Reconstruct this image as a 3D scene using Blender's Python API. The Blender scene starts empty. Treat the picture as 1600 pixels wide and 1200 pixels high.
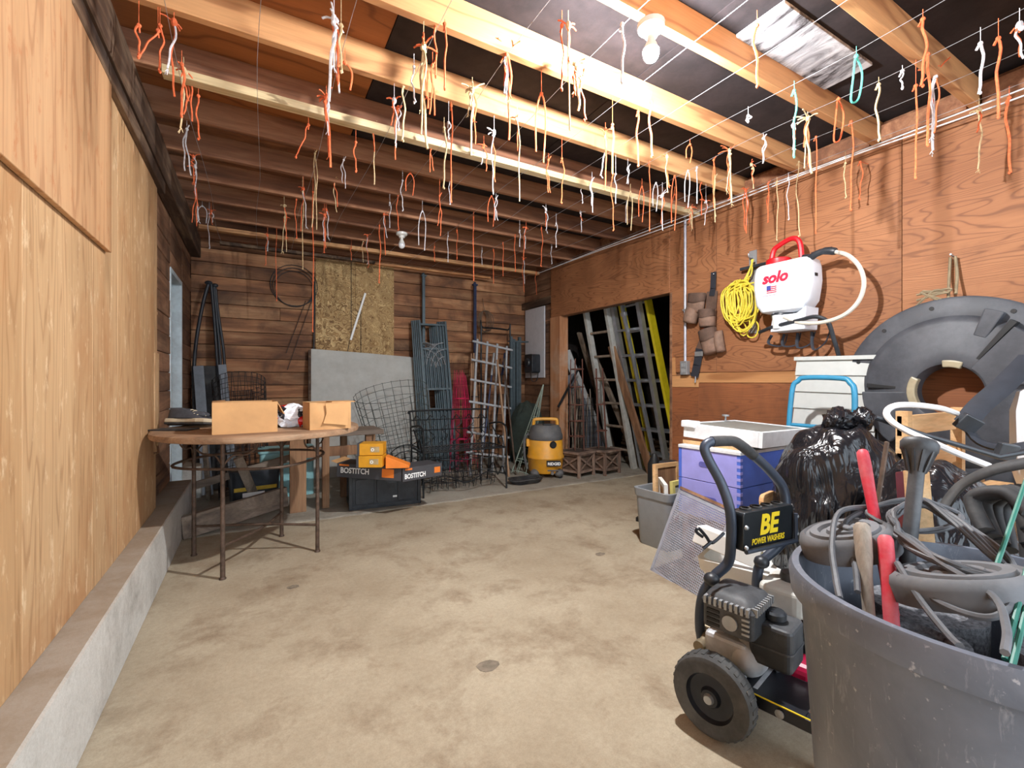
import bpy, math, random
from mathutils import Vector, Matrix

# ------------------------------------------------------------------ camera, world, exposure
SC = bpy.context.scene
COL = SC.collection
FPX, HOR, CAMZ = 711.0, 596.0, 1.05
YAW = math.atan2(402, 711)
cam = bpy.data.cameras.new('camera'); cam_o = bpy.data.objects.new('camera', cam)
COL.objects.link(cam_o); SC.camera = cam_o
cam.sensor_width = 36.0; cam.lens = 36.0 * FPX / 1600.0
cam.clip_start = 0.02; cam.shift_y = (HOR - 600.0) / 1600.0
cam_o.location = (0, 0, CAMZ); cam_o.rotation_euler = (math.pi / 2, 0, -YAW)
W = bpy.data.worlds.new('sky'); SC.world = W; W.use_nodes = True
W.node_tree.nodes['Background'].inputs[0].default_value = (0.78, 0.89, 1.0, 1)
W.node_tree.nodes['Background'].inputs[1].default_value = 5.6
SC.view_settings.view_transform = 'Standard'; SC.view_settings.look = 'None'
SC.view_settings.gamma = 1.0; SC.view_settings.use_curve_mapping = False
SC.view_settings.exposure = -0.28
BULB = 8000.0          # emission of the burning ceiling bulb
SC.cycles.max_bounces = 7; SC.cycles.diffuse_bounces = 4

_s, _c = math.sin(YAW), math.cos(YAW)
def at(px, py, X=None, Y=None, Z=None):
    """a point of the place, read off the photograph where its plane X, Y or Z is known"""
    u, v = (px - 800) / FPX, -(py - HOR) / FPX
    d = (_s + _c * u, _c - _s * u, v)
    t = X / d[0] if X is not None else Y / d[1] if Y is not None else (Z - CAMZ) / d[2]
    return Vector((d[0] * t, d[1] * t, CAMZ + d[2] * t))

# ------------------------------------------------------------------ mesh builder
def V(*a): return Vector(a if len(a) > 1 else a[0])
def rotz(a): return Matrix.Rotation(a, 4, 'Z')
def TR(loc, rx=0, ry=0, rz=0):
    return Matrix.Translation(Vector(loc)) @ Matrix.Rotation(rz, 4, 'Z') @ Matrix.Rotation(ry, 4, 'Y') @ Matrix.Rotation(rx, 4, 'X')

class MB:
    def __init__(s): s.v = []; s.f = []
    def add(s, vs, fs, M=None):
        o = len(s.v)
        s.v += [tuple(M @ Vector(p)) if M is not None else tuple(p) for p in vs]
        s.f += [tuple(i + o for i in f) for f in fs]; return s
    def box(s, c, d, M=None):
        x, y, z = c; a, b, h = d[0] / 2, d[1] / 2, d[2] / 2
        vs = [(x+i*a, y+j*b, z+k*h) for i in (-1, 1) for j in (-1, 1) for k in (-1, 1)]
        return s.add(vs, [(0,1,3,2),(4,6,7,5),(0,4,5,1),(2,3,7,6),(0,2,6,4),(1,5,7,3)], M)
    def b2(s, lo, hi, M=None):
        return s.box([(a+b)/2 for a, b in zip(lo, hi)], [b-a for a, b in zip(lo, hi)], M)
    def bar(s, a, b, w, t, up=(0, 0, 1)):
        a, b = Vector(a), Vector(b); d = (b - a).normalized(); u = Vector(up)
        x = d.cross(u)
        if x.length < 1e-4: x = d.cross(Vector((1, 0, 0)))
        x.normalize(); y = x.cross(d).normalized()
        vs = [p + x*i*w/2 + y*j*t/2 for p in (a, b) for i, j in ((-1,-1),(1,-1),(1,1),(-1,1))]
        return s.add(vs, [(3,2,1,0),(4,5,6,7),(0,1,5,4),(1,2,6,5),(2,3,7,6),(3,0,4,7)])
    def tube(s, pts, r, n=8, closed=False, flat=1.0):
        pts = [Vector(p) for p in pts]; N = len(pts)
        rs = r if isinstance(r, (list, tuple)) else [r] * N
        T = []
        for i in range(N):
            a = pts[(i-1) % N] if (closed or i > 0) else pts[i]
            b = pts[(i+1) % N] if (closed or i < N-1) else pts[i]
            d = b - a
            T.append(d.normalized() if d.length > 1e-9 else Vector((0, 0, 1)))
        x = T[0].orthogonal().normalized(); o = len(s.v)
        for i in range(N):
            x = (x - T[i] * x.dot(T[i]))
            x = x.normalized() if x.length > 1e-6 else T[i].orthogonal().normalized()
            y = T[i].cross(x)
            for k in range(n):
                q = 2 * math.pi * k / n
                s.v.append(tuple(pts[i] + x * math.cos(q) * rs[i] + y * math.sin(q) * rs[i] * flat))
        for i in range(N if closed else N - 1):
            j = (i + 1) % N
            for k in range(n):
                l = (k + 1) % n
                s.f.append((o+i*n+k, o+i*n+l, o+j*n+l, o+j*n+k))
        if not closed:
            s.f.append(tuple(o + k for k in reversed(range(n)))); s.f.append(tuple(o + (N-1)*n + k for k in range(n)))
        return s
    def lathe(s, prof, n=24, M=None, a0=0, a1=2*math.pi, sx=1, sy=1, cap=True):
        full = abs(a1 - a0 - 2*math.pi) < 1e-6; m = n if full else n + 1
        vs = []; fs = []
        for r, z in prof:
            for k in range(m):
                q = a0 + (a1 - a0) * k / n
                vs.append((r*math.cos(q)*sx, r*math.sin(q)*sy, z))
        for i in range(len(prof) - 1):
            for k in range(n):
                l = (k + 1) % m
                fs.append((i*m+k, i*m+l, (i+1)*m+l, (i+1)*m+k))
        if full and cap and prof[0] != prof[-1]:
            if prof[0][0] > 1e-6: fs.append(tuple(reversed(range(m))))
            if prof[-1][0] > 1e-6: fs.append(tuple((len(prof)-1)*m + k for k in range(m)))
        return s.add(vs, fs, M)
    def prism(s, out, z0, z1, M=None):
        n = len(out)
        vs = [(x, y, z0) for x, y in out] + [(x, y, z1) for x, y in out]
        fs = [tuple(reversed(range(n))), tuple(range(n, 2*n))] + [(i, (i+1) % n, n+(i+1) % n, n+i) for i in range(n)]
        return s.add(vs, fs, M)
    def ball(s, c, r, n=12, m=8, M=None):
        r = r if isinstance(r, (tuple, list)) else (r, r, r)
        prof = [(math.sin(math.pi*i/m), -math.cos(math.pi*i/m)) for i in range(m+1)]
        B = Matrix.Translation(Vector(c)) @ Matrix.Diagonal((r[0], r[1], r[2], 1))
        return s.lathe(prof, n, (M @ B) if M is not None else B)
    def grid(s, fn, nu, nv, cu=False, M=None):
        vs = [fn(i/nu, j/nv) for j in range(nv+1) for i in range(nu if cu else nu+1)]
        w = nu if cu else nu + 1; fs = []
        for j in range(nv):
            for i in range(nu):
                i2 = (i + 1) % w if cu else i + 1
                fs.append((j*w+i, j*w+i2, (j+1)*w+i2, (j+1)*w+i))
        return s.add(vs, fs, M)
    def build(s, name, mat, parent=None, smooth=False, bevel=0, seg=2, solid=0, sub=0):
        me = bpy.data.meshes.new(name); me.from_pydata(s.v, [], s.f); me.validate(); me.update()
        o = bpy.data.objects.new(name, me); COL.objects.link(o)
        if mat is not None: me.materials.append(mat)
        if smooth:
            for p in me.polygons: p.use_smooth = True
            if smooth != 'all':
                me.set_sharp_from_angle(angle=math.radians(42))
        if solid:
            m = o.modifiers.new('thick', 'SOLIDIFY'); m.thickness = solid; m.offset = 0
        if sub:
            m = o.modifiers.new('sub', 'SUBSURF'); m.levels = m.render_levels = sub
        if bevel:
            m = o.modifiers.new('bevel', 'BEVEL'); m.width = bevel; m.segments = seg; m.limit_method = 'ANGLE'; m.angle_limit = math.radians(40)
        if parent is not None: o.parent = parent
        return o

def tag(o, label, cat, group=None, kind=None):
    if label: o['label'] = label
    if cat: o['category'] = cat
    if group: o['group'] = group
    if kind: o['kind'] = kind
    return o
def thing(name, label, cat, loc=(0, 0, 0), rz=0, group=None, M=None):
    o = bpy.data.objects.new(name, None); COL.objects.link(o); o.empty_display_size = 0.05
    if M is not None: o.matrix_world = M
    else: o.location = loc; o.rotation_euler = (0, 0, rz)
    return tag(o, label, cat, group)
def struct(o, label=None, cat=None):
    o['kind'] = 'structure'
    if label: o['label'] = label
    return o
def copy_tree(o, parent=None):
    c = o.copy(); COL.objects.link(c); c.parent = parent
    for ch in list(o.children): copy_tree(ch, c)
    return c
def smooth_path(pts, k=6, closed=False):
    """Catmull-Rom through pts"""
    P = [Vector(p) for p in pts]; n = len(P); out = []
    for i in range(n if closed else n - 1):
        g = (lambda j: P[j % n]) if closed else (lambda j: P[max(0, min(n-1, j))])
        a, b, c, d = g(i-1), g(i), g(i+1), g(i+2)
        for t in range(k):
            t /= k
            out.append(0.5*((2*b) + (c-a)*t + (2*a-5*b+4*c-d)*t*t + (3*b-a-3*c+d)*t**3))
    if not closed: out.append(P[-1])
    return out
def text(name, body, size, mat, parent, M, depth=0.0006, bold=0.0, shear=0.0, sx=1.0, align='LEFT'):
    cu = bpy.data.curves.new(name, 'FONT'); cu.body = body; cu.size = size; cu.extrude = depth
    cu.offset = bold; cu.shear = shear; cu.align_x = align; cu.resolution_u = 3
    tmp = bpy.data.objects.new(name, cu); COL.objects.link(tmp)
    me = bpy.data.meshes.new_from_object(tmp.evaluated_get(bpy.context.evaluated_depsgraph_get()))
    bpy.data.objects.remove(tmp); me.materials.clear(); me.materials.append(mat)
    o = bpy.data.objects.new(name, me); COL.objects.link(o)
    o.parent = parent; o.matrix_local = M @ Matrix.Diagonal((sx, 1, 1, 1)); return o

# ------------------------------------------------------------------ materials
def srgb(*c):
    return tuple(((x/255)/12.92 if x/255 <= .04045 else ((x/255+.055)/1.055)**2.4) for x in c) + (1,)
class NT:
    def __init__(s, name):
        s.m = bpy.data.materials.new(name); s.m.use_nodes = True; s.t = s.m.node_tree
        s.b = s.t.nodes['Principled BSDF']; s.o = s.t.nodes['Material Output']
    def n(s, typ, **kw):
        x = s.t.nodes.new(typ)
        for k, v in kw.items():
            if k.startswith('i_'): x.inputs[k[2:].replace('_', ' ')].default_value = v
            elif k.startswith('n_'): x.inputs[int(k[2:])].default_value = v
            else: setattr(x, k, v)
        return x
    def l(s, a, b): s.t.links.new(a, b)
    def math(s, op, a, b=None, clamp=False):
        x = s.n('ShaderNodeMath', operation=op, use_clamp=clamp)
        for i, q in enumerate((a, b)):
            if q is None: continue
            if isinstance(q, (int, float)): x.inputs[i].default_value = q
            else: s.l(q, x.inputs[i])
        return x.outputs[0]
    def mix(s, fac, a, b, mode='MIX'):
        x = s.n('ShaderNodeMix', data_type='RGBA', blend_type=mode)
        for i, q in ((0, fac), (6, a), (7, b)):
            if isinstance(q, (int, float)): x.inputs[i].default_value = q
            elif isinstance(q, tuple): x.inputs[i].default_value = q
            else: s.l(q, x.inputs[i])
        return x.outputs[2]
    def ramp(s, fac, stops):
        x = s.n('ShaderNodeValToRGB'); e = x.color_ramp.elements
        while len(e) < len(stops): e.new(0.5)
        for k, (p, c) in zip(e, stops): k.position = p; k.color = c if isinstance(c, tuple) else (c, c, c, 1)
        s.l(fac, x.inputs[0]); return x.outputs[0]
    def coord(s, scale=(1, 1, 1), jitter=True, kind='Object'):
        tc = s.n('ShaderNodeTexCoord'); out = tc.outputs[kind]
        if jitter:
            oi = s.n('ShaderNodeObjectInfo'); k = s.math('MULTIPLY', oi.outputs['Random'], 41.0)
            va = s.n('ShaderNodeVectorMath', operation='ADD'); s.l(out, va.inputs[0]); s.l(k, va.inputs[1]); out = va.outputs[0]
        mp = s.n('ShaderNodeMapping'); mp.inputs['Scale'].default_value = scale; s.l(out, mp.inputs[0]); return mp.outputs[0]
    def noise(s, vec, scale, detail=5, rough=.55, dist=0.0):
        x = s.n('ShaderNodeTexNoise', i_Scale=scale, i_Detail=detail, i_Roughness=rough, i_Distortion=dist)
        s.l(vec, x.inputs['Vector']); return x.outputs[0]
    def bump(s, h, strength=.2, dist=.01):
        x = s.n('ShaderNodeBump'); x.inputs['Strength'].default_value = strength; x.inputs['Distance'].default_value = dist
        s.l(h, x.inputs['Height']); s.l(x.outputs[0], s.b.inputs['Normal'])
    def col(s, c):
        if isinstance(c, tuple): s.b.inputs['Base Color'].default_value = c
        else: s.l(c, s.b.inputs['Base Color'])
    def set(s, rough=.7, metal=0, **kw):
        s.b.inputs['Roughness'].default_value = rough; s.b.inputs['Metallic'].default_value = metal
        for k, v in kw.items(): s.b.inputs[k.replace('_', ' ')].default_value = v
        return s.m
    def randval(s, col, amt):
        oi = s.n('ShaderNodeObjectInfo')
        v = s.math('ADD', s.math('MULTIPLY', oi.outputs['Random'], amt), 1 - amt/2)
        h = s.n('ShaderNodeHueSaturation'); s.l(v, h.inputs['Value']); s.l(col, h.inputs['Color']); return h.outputs[0]

MAT = {}
def plain(name, c, rough=.6, metal=0, var=.18, sc=18, bump=.05, dust=0, dustc=(150, 146, 138), **kw):
    if name in MAT: return MAT[name]
    t = NT(name); vec = t.coord((1, 1, 1)); n = t.noise(vec, sc, 5, .6)
    a = srgb(*c); d = tuple(x*(1-var*1.4) for x in a[:3]) + (1,); l = tuple(min(1, x*(1+var)) for x in a[:3]) + (1,)
    cc = t.ramp(n, [(.3, d), (.7, l)])
    if dust:
        n2 = t.noise(vec, 7, 7, .7)
        cc = t.mix(t.ramp(n2, [(.42, 0.0), (.72, dust)]), cc, srgb(*dustc))
    t.col(cc)
    if bump: t.bump(n, bump, .01)
    MAT[name] = t.set(rough, metal, **kw); return MAT[name]

def wood(name, dark, mid, light, axis=0, sc=9, stretch=14, rough=.8, rv=.25, stain=None, stain_amt=.0, bump=.25, kind='Object', scuff=None):
    if name in MAT: return MAT[name]
    t = NT(name); s = [1, 1, 1]; s[axis] = 1/stretch
    vec = t.coord(tuple(s), kind=kind)
    n1 = t.noise(vec, sc, 6, .6, .8); n2 = t.noise(vec, sc*9, 3, .6, .3)
    c = t.ramp(n1, [(.28, srgb(*dark)), (.5, srgb(*mid)), (.72, srgb(*light))])
    c = t.mix(.55, c, t.ramp(n2, [(.3, (.62, .62, .62, 1)), (.6, (1, 1, 1, 1))]), 'MULTIPLY')
    if stain is not None:
        v2 = t.coord((1, 1, 1), kind=kind); n3 = t.noise(v2, 2.6, 6, .62, .5)
        c = t.mix(t.ramp(n3, [(.48, 0.0), (.68, stain_amt)]), c, srgb(*stain))
    if scuff is not None:
        v3 = t.coord(tuple(.35 if i == axis else 1.0 for i in range(3)), kind=kind); n4 = t.noise(v3, 26, 5, .7)
        c = t.mix(t.ramp(n4, [(.64, 0.0), (.74, .55)]), c, srgb(*scuff))
    if rv: c = t.randval(c, rv)
    t.col(c); t.bump(n2, bump, .004)
    MAT[name] = t.set(rough); return MAT[name]

def plywood(name, base, line, pale, axis=1, sc=2.2, freq=22, stretch=5, rough=.7, stain=None, stain_amt=.5, rv=.1, lineamt=.65, blotch=None, zc=None):
    """rotary-cut veneer: flowing contour grain"""
    t = NT(name); s = [1, 1, 1]; s[axis] = 1/stretch
    vec = t.coord(tuple(s)); n1 = t.noise(vec, sc, 3, .5, .25)
    w = t.math('SINE', t.math('MULTIPLY', n1, freq*6.0))
    w = t.ramp(w, [(.0, 0.0), (.75, .25), (1.0, 1.0)])
    fine = t.noise(t.coord(tuple(.05 if i == axis else 1 for i in range(3))), 130, 2, .6)
    big = t.noise(vec, 1.4, 5, .6)
    c = t.ramp(big, [(.32, srgb(*base)), (.7, srgb(*pale))])
    c = t.mix(t.math('MULTIPLY', w, lineamt), c, srgb(*line))
    c = t.mix(.4, c, t.ramp(fine, [(.3, (.7, .7, .7, 1)), (.65, (1, 1, 1, 1))]), 'MULTIPLY')
    if stain is not None:
        n3 = t.noise(t.coord(tuple(.6 if i == axis else 1.0 for i in range(3))), 1.9, 7, .65, .6)
        c = t.mix(t.ramp(n3, [(.5, 0.0), (.68, stain_amt)]), c, srgb(*stain))
    if blotch is not None:
        n4 = t.noise(t.coord(tuple(.4 if i == axis else 1.0 for i in range(3))), 22, 6, .7)
        c = t.mix(t.ramp(n4, [(.57, 0.0), (.67, .55)]), c, srgb(*blotch))
    if rv: c = t.randval(c, rv)
    t.col(c); t.bump(fine, .15, .003)
    MAT[name] = t.set(rough); return MAT[name]
# ------------------------------------------------------------------ the setting
random.seed(7)
def concrete(name, a, b, stain, amt=.6, streak=0):
    t = NT(name); vec = t.coord((1, 1, 1), jitter=False)
    n1 = t.noise(vec, 1.6, 7, .65, .1); n2 = t.noise(vec, 55, 4, .7); n3 = t.noise(vec, 3.0, 9, .72, .25); n4 = t.noise(vec, 210, 2, .5)
    c = t.ramp(n1, [(.32, srgb(*a)), (.66, srgb(*b))])
    c = t.mix(t.ramp(n3, [(.5, 0.0), (.7, amt)]), c, srgb(*stain))
    c = t.mix(.5, c, t.ramp(n2, [(.3, (.72, .70, .67, 1)), (.62, (1, 1, 1, 1))]), 'MULTIPLY')
    c = t.mix(.25, c, t.ramp(n4, [(.35, (.6, .6, .6, 1)), (.6, (1, 1, 1, 1))]), 'MULTIPLY')
    if streak:      # dust lying on the level top
        g = t.n('ShaderNodeNewGeometry'); sx = t.n('ShaderNodeSeparateXYZ'); t.l(g.outputs['Normal'], sx.inputs[0])
        c = t.mix(t.math('MULTIPLY', t.ramp(sx.outputs[2], [(.5, 0.0), (.9, .8)]), t.ramp(n3, [(.2, .7), (.6, 1.0)])), c, srgb(*streak))
    t.col(c); t.bump(n2, .25, .006); return t.set(.86)
CONC = concrete('floor_concrete', (162, 146, 122), (188, 174, 150), (128, 106, 82), .8)
CONC2 = concrete('back_slab_concrete', (150, 142, 128), (178, 170, 156), (116, 104, 90), .7)
KERB = concrete('kerb_concrete', (186, 184, 178), (214, 212, 206), (120, 112, 102), .6, (142, 120, 94))
FIR = plywood('fir_plywood', (146, 92, 56), (98, 56, 32), (172, 116, 76), axis=1, sc=3.0, freq=50, stretch=6, stain=(104, 64, 40), stain_amt=.5, rv=.14, lineamt=.58)
FIRL = plywood('fir_plywood_lower', (138, 82, 48), (100, 56, 32), (164, 102, 62), axis=1, sc=3.0, freq=40, stretch=6, stain=(88, 54, 36), stain_amt=.5, rv=.1, lineamt=.45)
FIRP = plywood('fir_plywood_pale', (186, 130, 80), (140, 84, 44), (206, 152, 100), axis=1, sc=1.8, freq=8, stretch=6, rv=.1)
PINE_L = plywood('pine_plywood_left', (184, 144, 100), (146, 104, 64), (204, 168, 126), axis=2, sc=7, freq=12, stretch=16, stain=(164, 110, 64), stain_amt=.65, lineamt=.5, blotch=(232, 206, 168))
PINE_U = plywood('pine_plywood_upper', (192, 146, 102), (154, 102, 64), (208, 166, 124), axis=2, sc=6, freq=9, stretch=10, lineamt=.5, blotch=(176, 104, 58))
BOARD = wood('old_board_x', (84, 54, 38), (152, 104, 70), (192, 148, 108), 0, 7, 9, rv=.5, stain=(66, 44, 34), stain_amt=.7)
BOARDY = wood('old_board_y', (78, 54, 40), (134, 96, 70), (172, 130, 98), 1, 7, 9, rv=.4, stain=(42, 26, 18), stain_amt=.6)
BEAM = wood('dark_beam', (44, 32, 24), (86, 64, 48), (150, 124, 98), 1, 10, 10, rv=.1, stain=(30, 22, 18), stain_amt=.6)
JOIST_L = plywood('joist_pale', (196, 138, 88), (140, 84, 48), (224, 172, 120), axis=0, sc=3.6, freq=7, stretch=7, rv=.12, lineamt=.6)
JOIST_R = wood('joist_red', (92, 58, 42), (146, 98, 70), (188, 138, 102), 0, 9, 14, rv=.25)
DECK = plain('tar_paper_deck', (32, 25, 28), .9, var=.3, sc=5, dust=.25, dustc=(84, 72, 74))
DECKW = plywood('deck_plywood', (150, 90, 46), (104, 58, 26), (178, 114, 62), axis=0, sc=3, freq=9, stretch=5, rv=0)
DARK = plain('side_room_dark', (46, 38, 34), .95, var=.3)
PAINT = plain('pale_blue_paint', (206, 222, 228), .6, var=.08, sc=30, dust=.5, dustc=(150, 160, 164))

def panel(name, lo, hi, mat, parent=None, bevel=.0015):
    return MB().b2(lo, hi).build(name, mat, parent, bevel=bevel, seg=1)

# floor: front slab, raised back slab, ground by the open front
floor = struct(panel('floor', (-.70, -3.2, -.12), (6.0, 3.72, 0), CONC, bevel=0), 'beige stained concrete floor')
m = MB()
def edge(u, v):
    x = -.7 + 6.7*u; y = 3.72 + (0.012*math.sin(x*7.3) + .008*math.sin(x*23)) * (1 if v < .99 else 0)
    return (x, y + (.02 if v == .5 else 2.2*v), .008 if v > .01 else .0015)
m.grid(edge, 140, 2)
n0 = len(m.v); w = 141
m.v += [(x, y, -.01) for x, y, z in m.v[:w]]
m.f += [(i+1, i, n0+i, n0+i+1) for i in range(w-1)]
struct(m.build('floor_back_slab', CONC2), 'slightly raised back strip of the concrete floor')
OIL = plain('oil_spot', (128, 116, 100), .8, var=.3, sc=30)
for i, (p, r) in enumerate((((762, 1040), .032), ((458, 917), .022), ((938, 866), .025))):
    c = at(*p, Z=0); rr = random.Random(i)
    out = [(c.x + r*(1+.15*rr.uniform(-1, 1))*math.cos(q*.5236)*1.3, c.y + r*(1+.15*rr.uniform(-1, 1))*math.sin(q*.5236)) for q in range(12)]
    MB().prism(out, .0002, .0012).build('floor_stain', OIL, floor)

# left wall
wl = struct(panel('wall_left', (-.70, -1.2, 0), (-.575, 4.30, 2.6), BOARDY, bevel=0), 'left wall of pale plywood on a concrete footing')
struct(panel('footing_left', (-.58, -1.2, 0), (-.42, 4.30, .29), KERB, bevel=.006), 'low concrete footing along the left wall')
struct(panel('footing_left.001', (-.575, 4.93, 0), (-.42, 5.6, .29), KERB, bevel=.006), 'end of the concrete footing in the back corner')
for lo, hi in (((-1.2, .29), (0.4, 2.24)), ((.402, .29), (1.62, 2.24)), ((1.622, .292), (2.195, 2.24)), ((2.199, .29), (2.546, 2.24)), ((2.552, .29), (3.36, 2.24))):
    panel('plywood_sheet', (-.535, lo[0], lo[1]), (-.515, hi[0], hi[1]), PINE_L, wl)
# narrow ragged offcut closing the sheet edge
m = MB(); out = [(3.363, .66), (3.39, .70), (3.41, .63), (3.44, .74), (3.47, .66), (3.492, .70), (3.492, 1.22), (3.363, 1.22)]
m.prism(out, -.53, -.51, Matrix(((0, 0, 1, 0), (1, 0, 0, 0), (0, 1, 0, 0), (0, 0, 0, 1)))).build('plywood_offcut', PINE_L, wl)
panel('plywood_offcut', (-.535, 3.363, .29), (-.518, 3.44, .62), PINE_L, wl)
panel('plywood_offcut', (-.535, 3.363, 1.22), (-.517, 3.47, 2.24), PINE_L, wl)
panel('plywood_sheet', (-.512, 0.9, 1.56), (-.494, 2.352, 2.36), PINE_U, wl)
panel('plywood_sheet', (-.512, -1.2, 1.56), (-.494, .897, 2.36), PINE_U, wl)
panel('stud', (-.575, 3.47, .3), (-.536, 3.505, 2.3), BEAM, wl)
for zz in (.92, 1.46, 1.62, 1.70):
    panel('shim', (-.57, 3.46, zz), (-.522, 3.53 if zz < 1.5 else 3.51, zz+.02), PINE_L, wl)
# exposed horizontal boards of the left wall, beyond the sheets
def boards_left(y0, y1, z0, z1):
    z = z0; i = 0
    while z < z1 - .01:
        hgt = min(.138, z1 - z)
        panel('board', (-.585, y0, z+.002), (-.560+random.uniform(-.004, .004), y1, z+hgt-.002), BOARDY, wl, .003); z += hgt
boards_left(3.50, 4.30, .29, 2.36)
wl2 = struct(panel('wall_left_rear', (-.70, 4.93, 0), (-.585, 5.70, 2.6), BOARDY, bevel=0), 'dark boarded stretch of left wall beside the back corner')
def boards_on(parent, y0, y1, z0, z1):
    z = z0
    while z < z1 - .01:
        hgt = min(.138, z1 - z)
        panel('board', (-.585, y0, z+.002), (-.560+random.uniform(-.004, .004), y1, z+hgt-.002), BOARDY, parent, .003); z += hgt
boards_on(wl2, 4.93, 5.56, .29, 2.36); boards_on(wl, 4.30, 4.93, 1.91, 2.36)
panel('lintel_core', (-.70, 4.30, 1.93), (-.585, 4.93, 2.6), BOARDY, wl, 0)
# doorway in the left wall, lined in flaking pale paint
dr = struct(panel('door_1', (-.76, 4.27, .02), (-.70, 4.96, 1.93), BOARDY, bevel=.004), 'closed boarded doorway with pale painted lining in the left wall')
panel('jamb', (-.70, 4.895, .02), (-.556, 4.93, 1.89), PAINT, dr); panel('jamb', (-.70, 4.30, .02), (-.556, 4.335, 1.89), PAINT, dr)
panel('head', (-.70, 4.30, 1.89), (-.556, 4.93, 1.925), PAINT, dr)

# header beam and trim over the left wall
struct(panel('trim_1', (-.56, -1.2, 2.30), (-.475, 5.56, 2.50), BEAM, bevel=.006), 'dark weathered beam along the top of the left wall')
struct(panel('trim_2', (-.535, 1.9, 2.225), (-.488, 3.56, 2.296), BEAM, bevel=.004), 'brown strip of timber under the left beam')

# back wall: individual boards
wb = struct(panel('wall_back', (-.70, 5.60, 0), (5.7, 5.70, 2.6), DARK, bevel=0), 'back wall of old horizontal boards')
z = 0.03
row = 0
while z < 2.5:
    cuts = [-.56] + ([random.uniform(.4, 2.3)] if row % 2 else [random.uniform(.2, .9), random.uniform(1.7, 2.7)]) + [3.36]
    for a, b in zip(cuts, cuts[1:]):
        panel('board', (a+.0015, 5.565+random.uniform(-.006, .004), z+.0025), (b-.0015, 5.60, min(z+.1375, 2.6)), BOARD, wb, .003)
    z += .14; row += 1

# right wall: plywood sheets round a wide opening
wr = struct(panel('wall_right', (3.32, -1.2, 0), (3.42, 2.91, 2.5), BOARDY, bevel=0), 'right wall of reddish fir plywood with a wide opening')
wr2 = panel('opening_header', (3.32, 2.91, 1.865), (3.42, 4.83, 2.5), BOARDY, wr, 0)
PL = [((2.912, 1.862), (4.83, 2.5), FIR), ((2.432, 1.27), (2.909, 2.5), FIR), ((2.85, 1.105), (2.909, 1.267), FIRP), ((2.432, 1.128), (2.847, 1.267), FIR),
      ((1.2, 1.125), (2.429, 2.5), FIR), ((-.02, 1.125), (1.197, 2.5), FIR), ((-1.2, 1.125), (-.023, 2.5), FIR),
      ((1.2, 1.04), (2.60, 1.122), FIRP), ((2.603, 1.0), (2.909, 1.102), FIRP), ((1.2, .0), (2.60, 1.037), FIRL), ((2.603, .0), (2.909, .997), FIRL), ((-1.2, .0), (1.197, 1.122), FIRL)]
for (a, b), (c, d), mt in PL:
    panel('plywood_sheet', (3.303 + random.uniform(0, .003), a, b), (3.32, c, d), mt, wr)
POST = wood('post_wood', (150, 96, 62), (184, 128, 88), (206, 156, 116), 2, 9, 14, rv=.05, stain=(190, 176, 158), stain_amt=.5)
struct(panel('trim_3', (3.29, 4.62, 0), (3.42, 4.83, 1.862), POST, bevel=.003), 'pale timber post at the far side of the opening')
struct(panel('trim_4', (3.30, 2.885, 0), (3.42, 2.912, 1.86), BOARDY, bevel=.002), 'timber edge at the near side of the opening')
wr3 = struct(panel('wall_right_rear', (3.38, 4.83, 0), (3.42, 5.6, 2.5), BOARDY, bevel=0), 'boarded stretch of right wall by the back corner')
z = .02
while z < 2.5:
    panel('board', (3.355+random.uniform(-.004, .004), 4.83, z+.002), (3.38, 5.565, z+.1375), BOARDY, wr3, .003); z += .14
panel('ledger', (3.30, 4.83, 2.06), (3.355, 5.56, 2.15), BEAM, wr3)
# plates and blocking above the plywood
wp = struct(panel('trim_5', (3.36, -1.2, 2.5), (3.42, 5.56, 2.64), JOIST_R, bevel=0), 'rim board above the right wall')

# ceiling: deck sheets and joists
ce = struct(panel('ceiling', (-.70, -1.2, 2.652), (5.7, 5.7, 2.72), DECK, bevel=0), 'dark roof deck over open timber joists')
panel('deck_sheet', (-.56, 1.79, 2.640), (.54, 3.08, 2.651), DECKW, ce); panel('deck_sheet', (-.56, 3.1, 2.640), (1.3, 4.4, 2.651), BOARD, ce)
for x0, x1, y0, y1 in ((.545, 1.74, -1.2, 3.08), (1.745, 3.36, -1.2, .6), (1.745, 3.36, .605, 3.08), (1.305, 3.36, 3.1, 5.56), (-.56, 1.3, 4.405, 5.56)):
    panel('deck_sheet', (x0, y0, 2.642), (x1, y1, 2.651), DECK, ce)
t = NT('peeling_white'); vec = t.coord((1, .35, 1)); n = t.noise(vec, 9, 7, .7, 1.2)
t.col(t.ramp(n, [(.36, srgb(40, 34, 36)), (.46, srgb(150, 150, 156)), (.6, srgb(214, 216, 222))])); t.bump(n, .5, .01); PEEL = t.set(.8)
panel('peeling_sheet', (1.92, 1.09, 2.625), (2.68, 1.31, 2.641), PEEL, ce)
for k in range(-3, 12):
    y = .45 + .44*k
    mt = JOIST_L if y < 2.3 else JOIST_R
    panel('joist', (-.56, y-.02, 2.5), (3.36, y+.02, 2.641), mt, ce, .003)
panel('joist', (-.56, 5.50, 2.5), (3.36, 5.56, 2.641), JOIST_R, ce, .003)
for k in range(0, 6):      # blocking between joist ends on the right wall
    y = .45 + .44*k
    panel('blocking', (3.30, y+.03, 2.502), (3.34, y+.41, 2.60), JOIST_R, ce, .002)
BATTEN = wood('pale_batten', (190, 160, 112), (222, 198, 154), (238, 220, 184), 0, 10, 16, rv=.05)
panel('batten', (-.37, 2.585, 2.458), (3.30, 2.645, 2.498), BATTEN, ce, .002)
panel('batten', (-.45, 5.06, 2.46), (3.28, 5.12, 2.498), JOIST_L, ce, .002)
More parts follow.
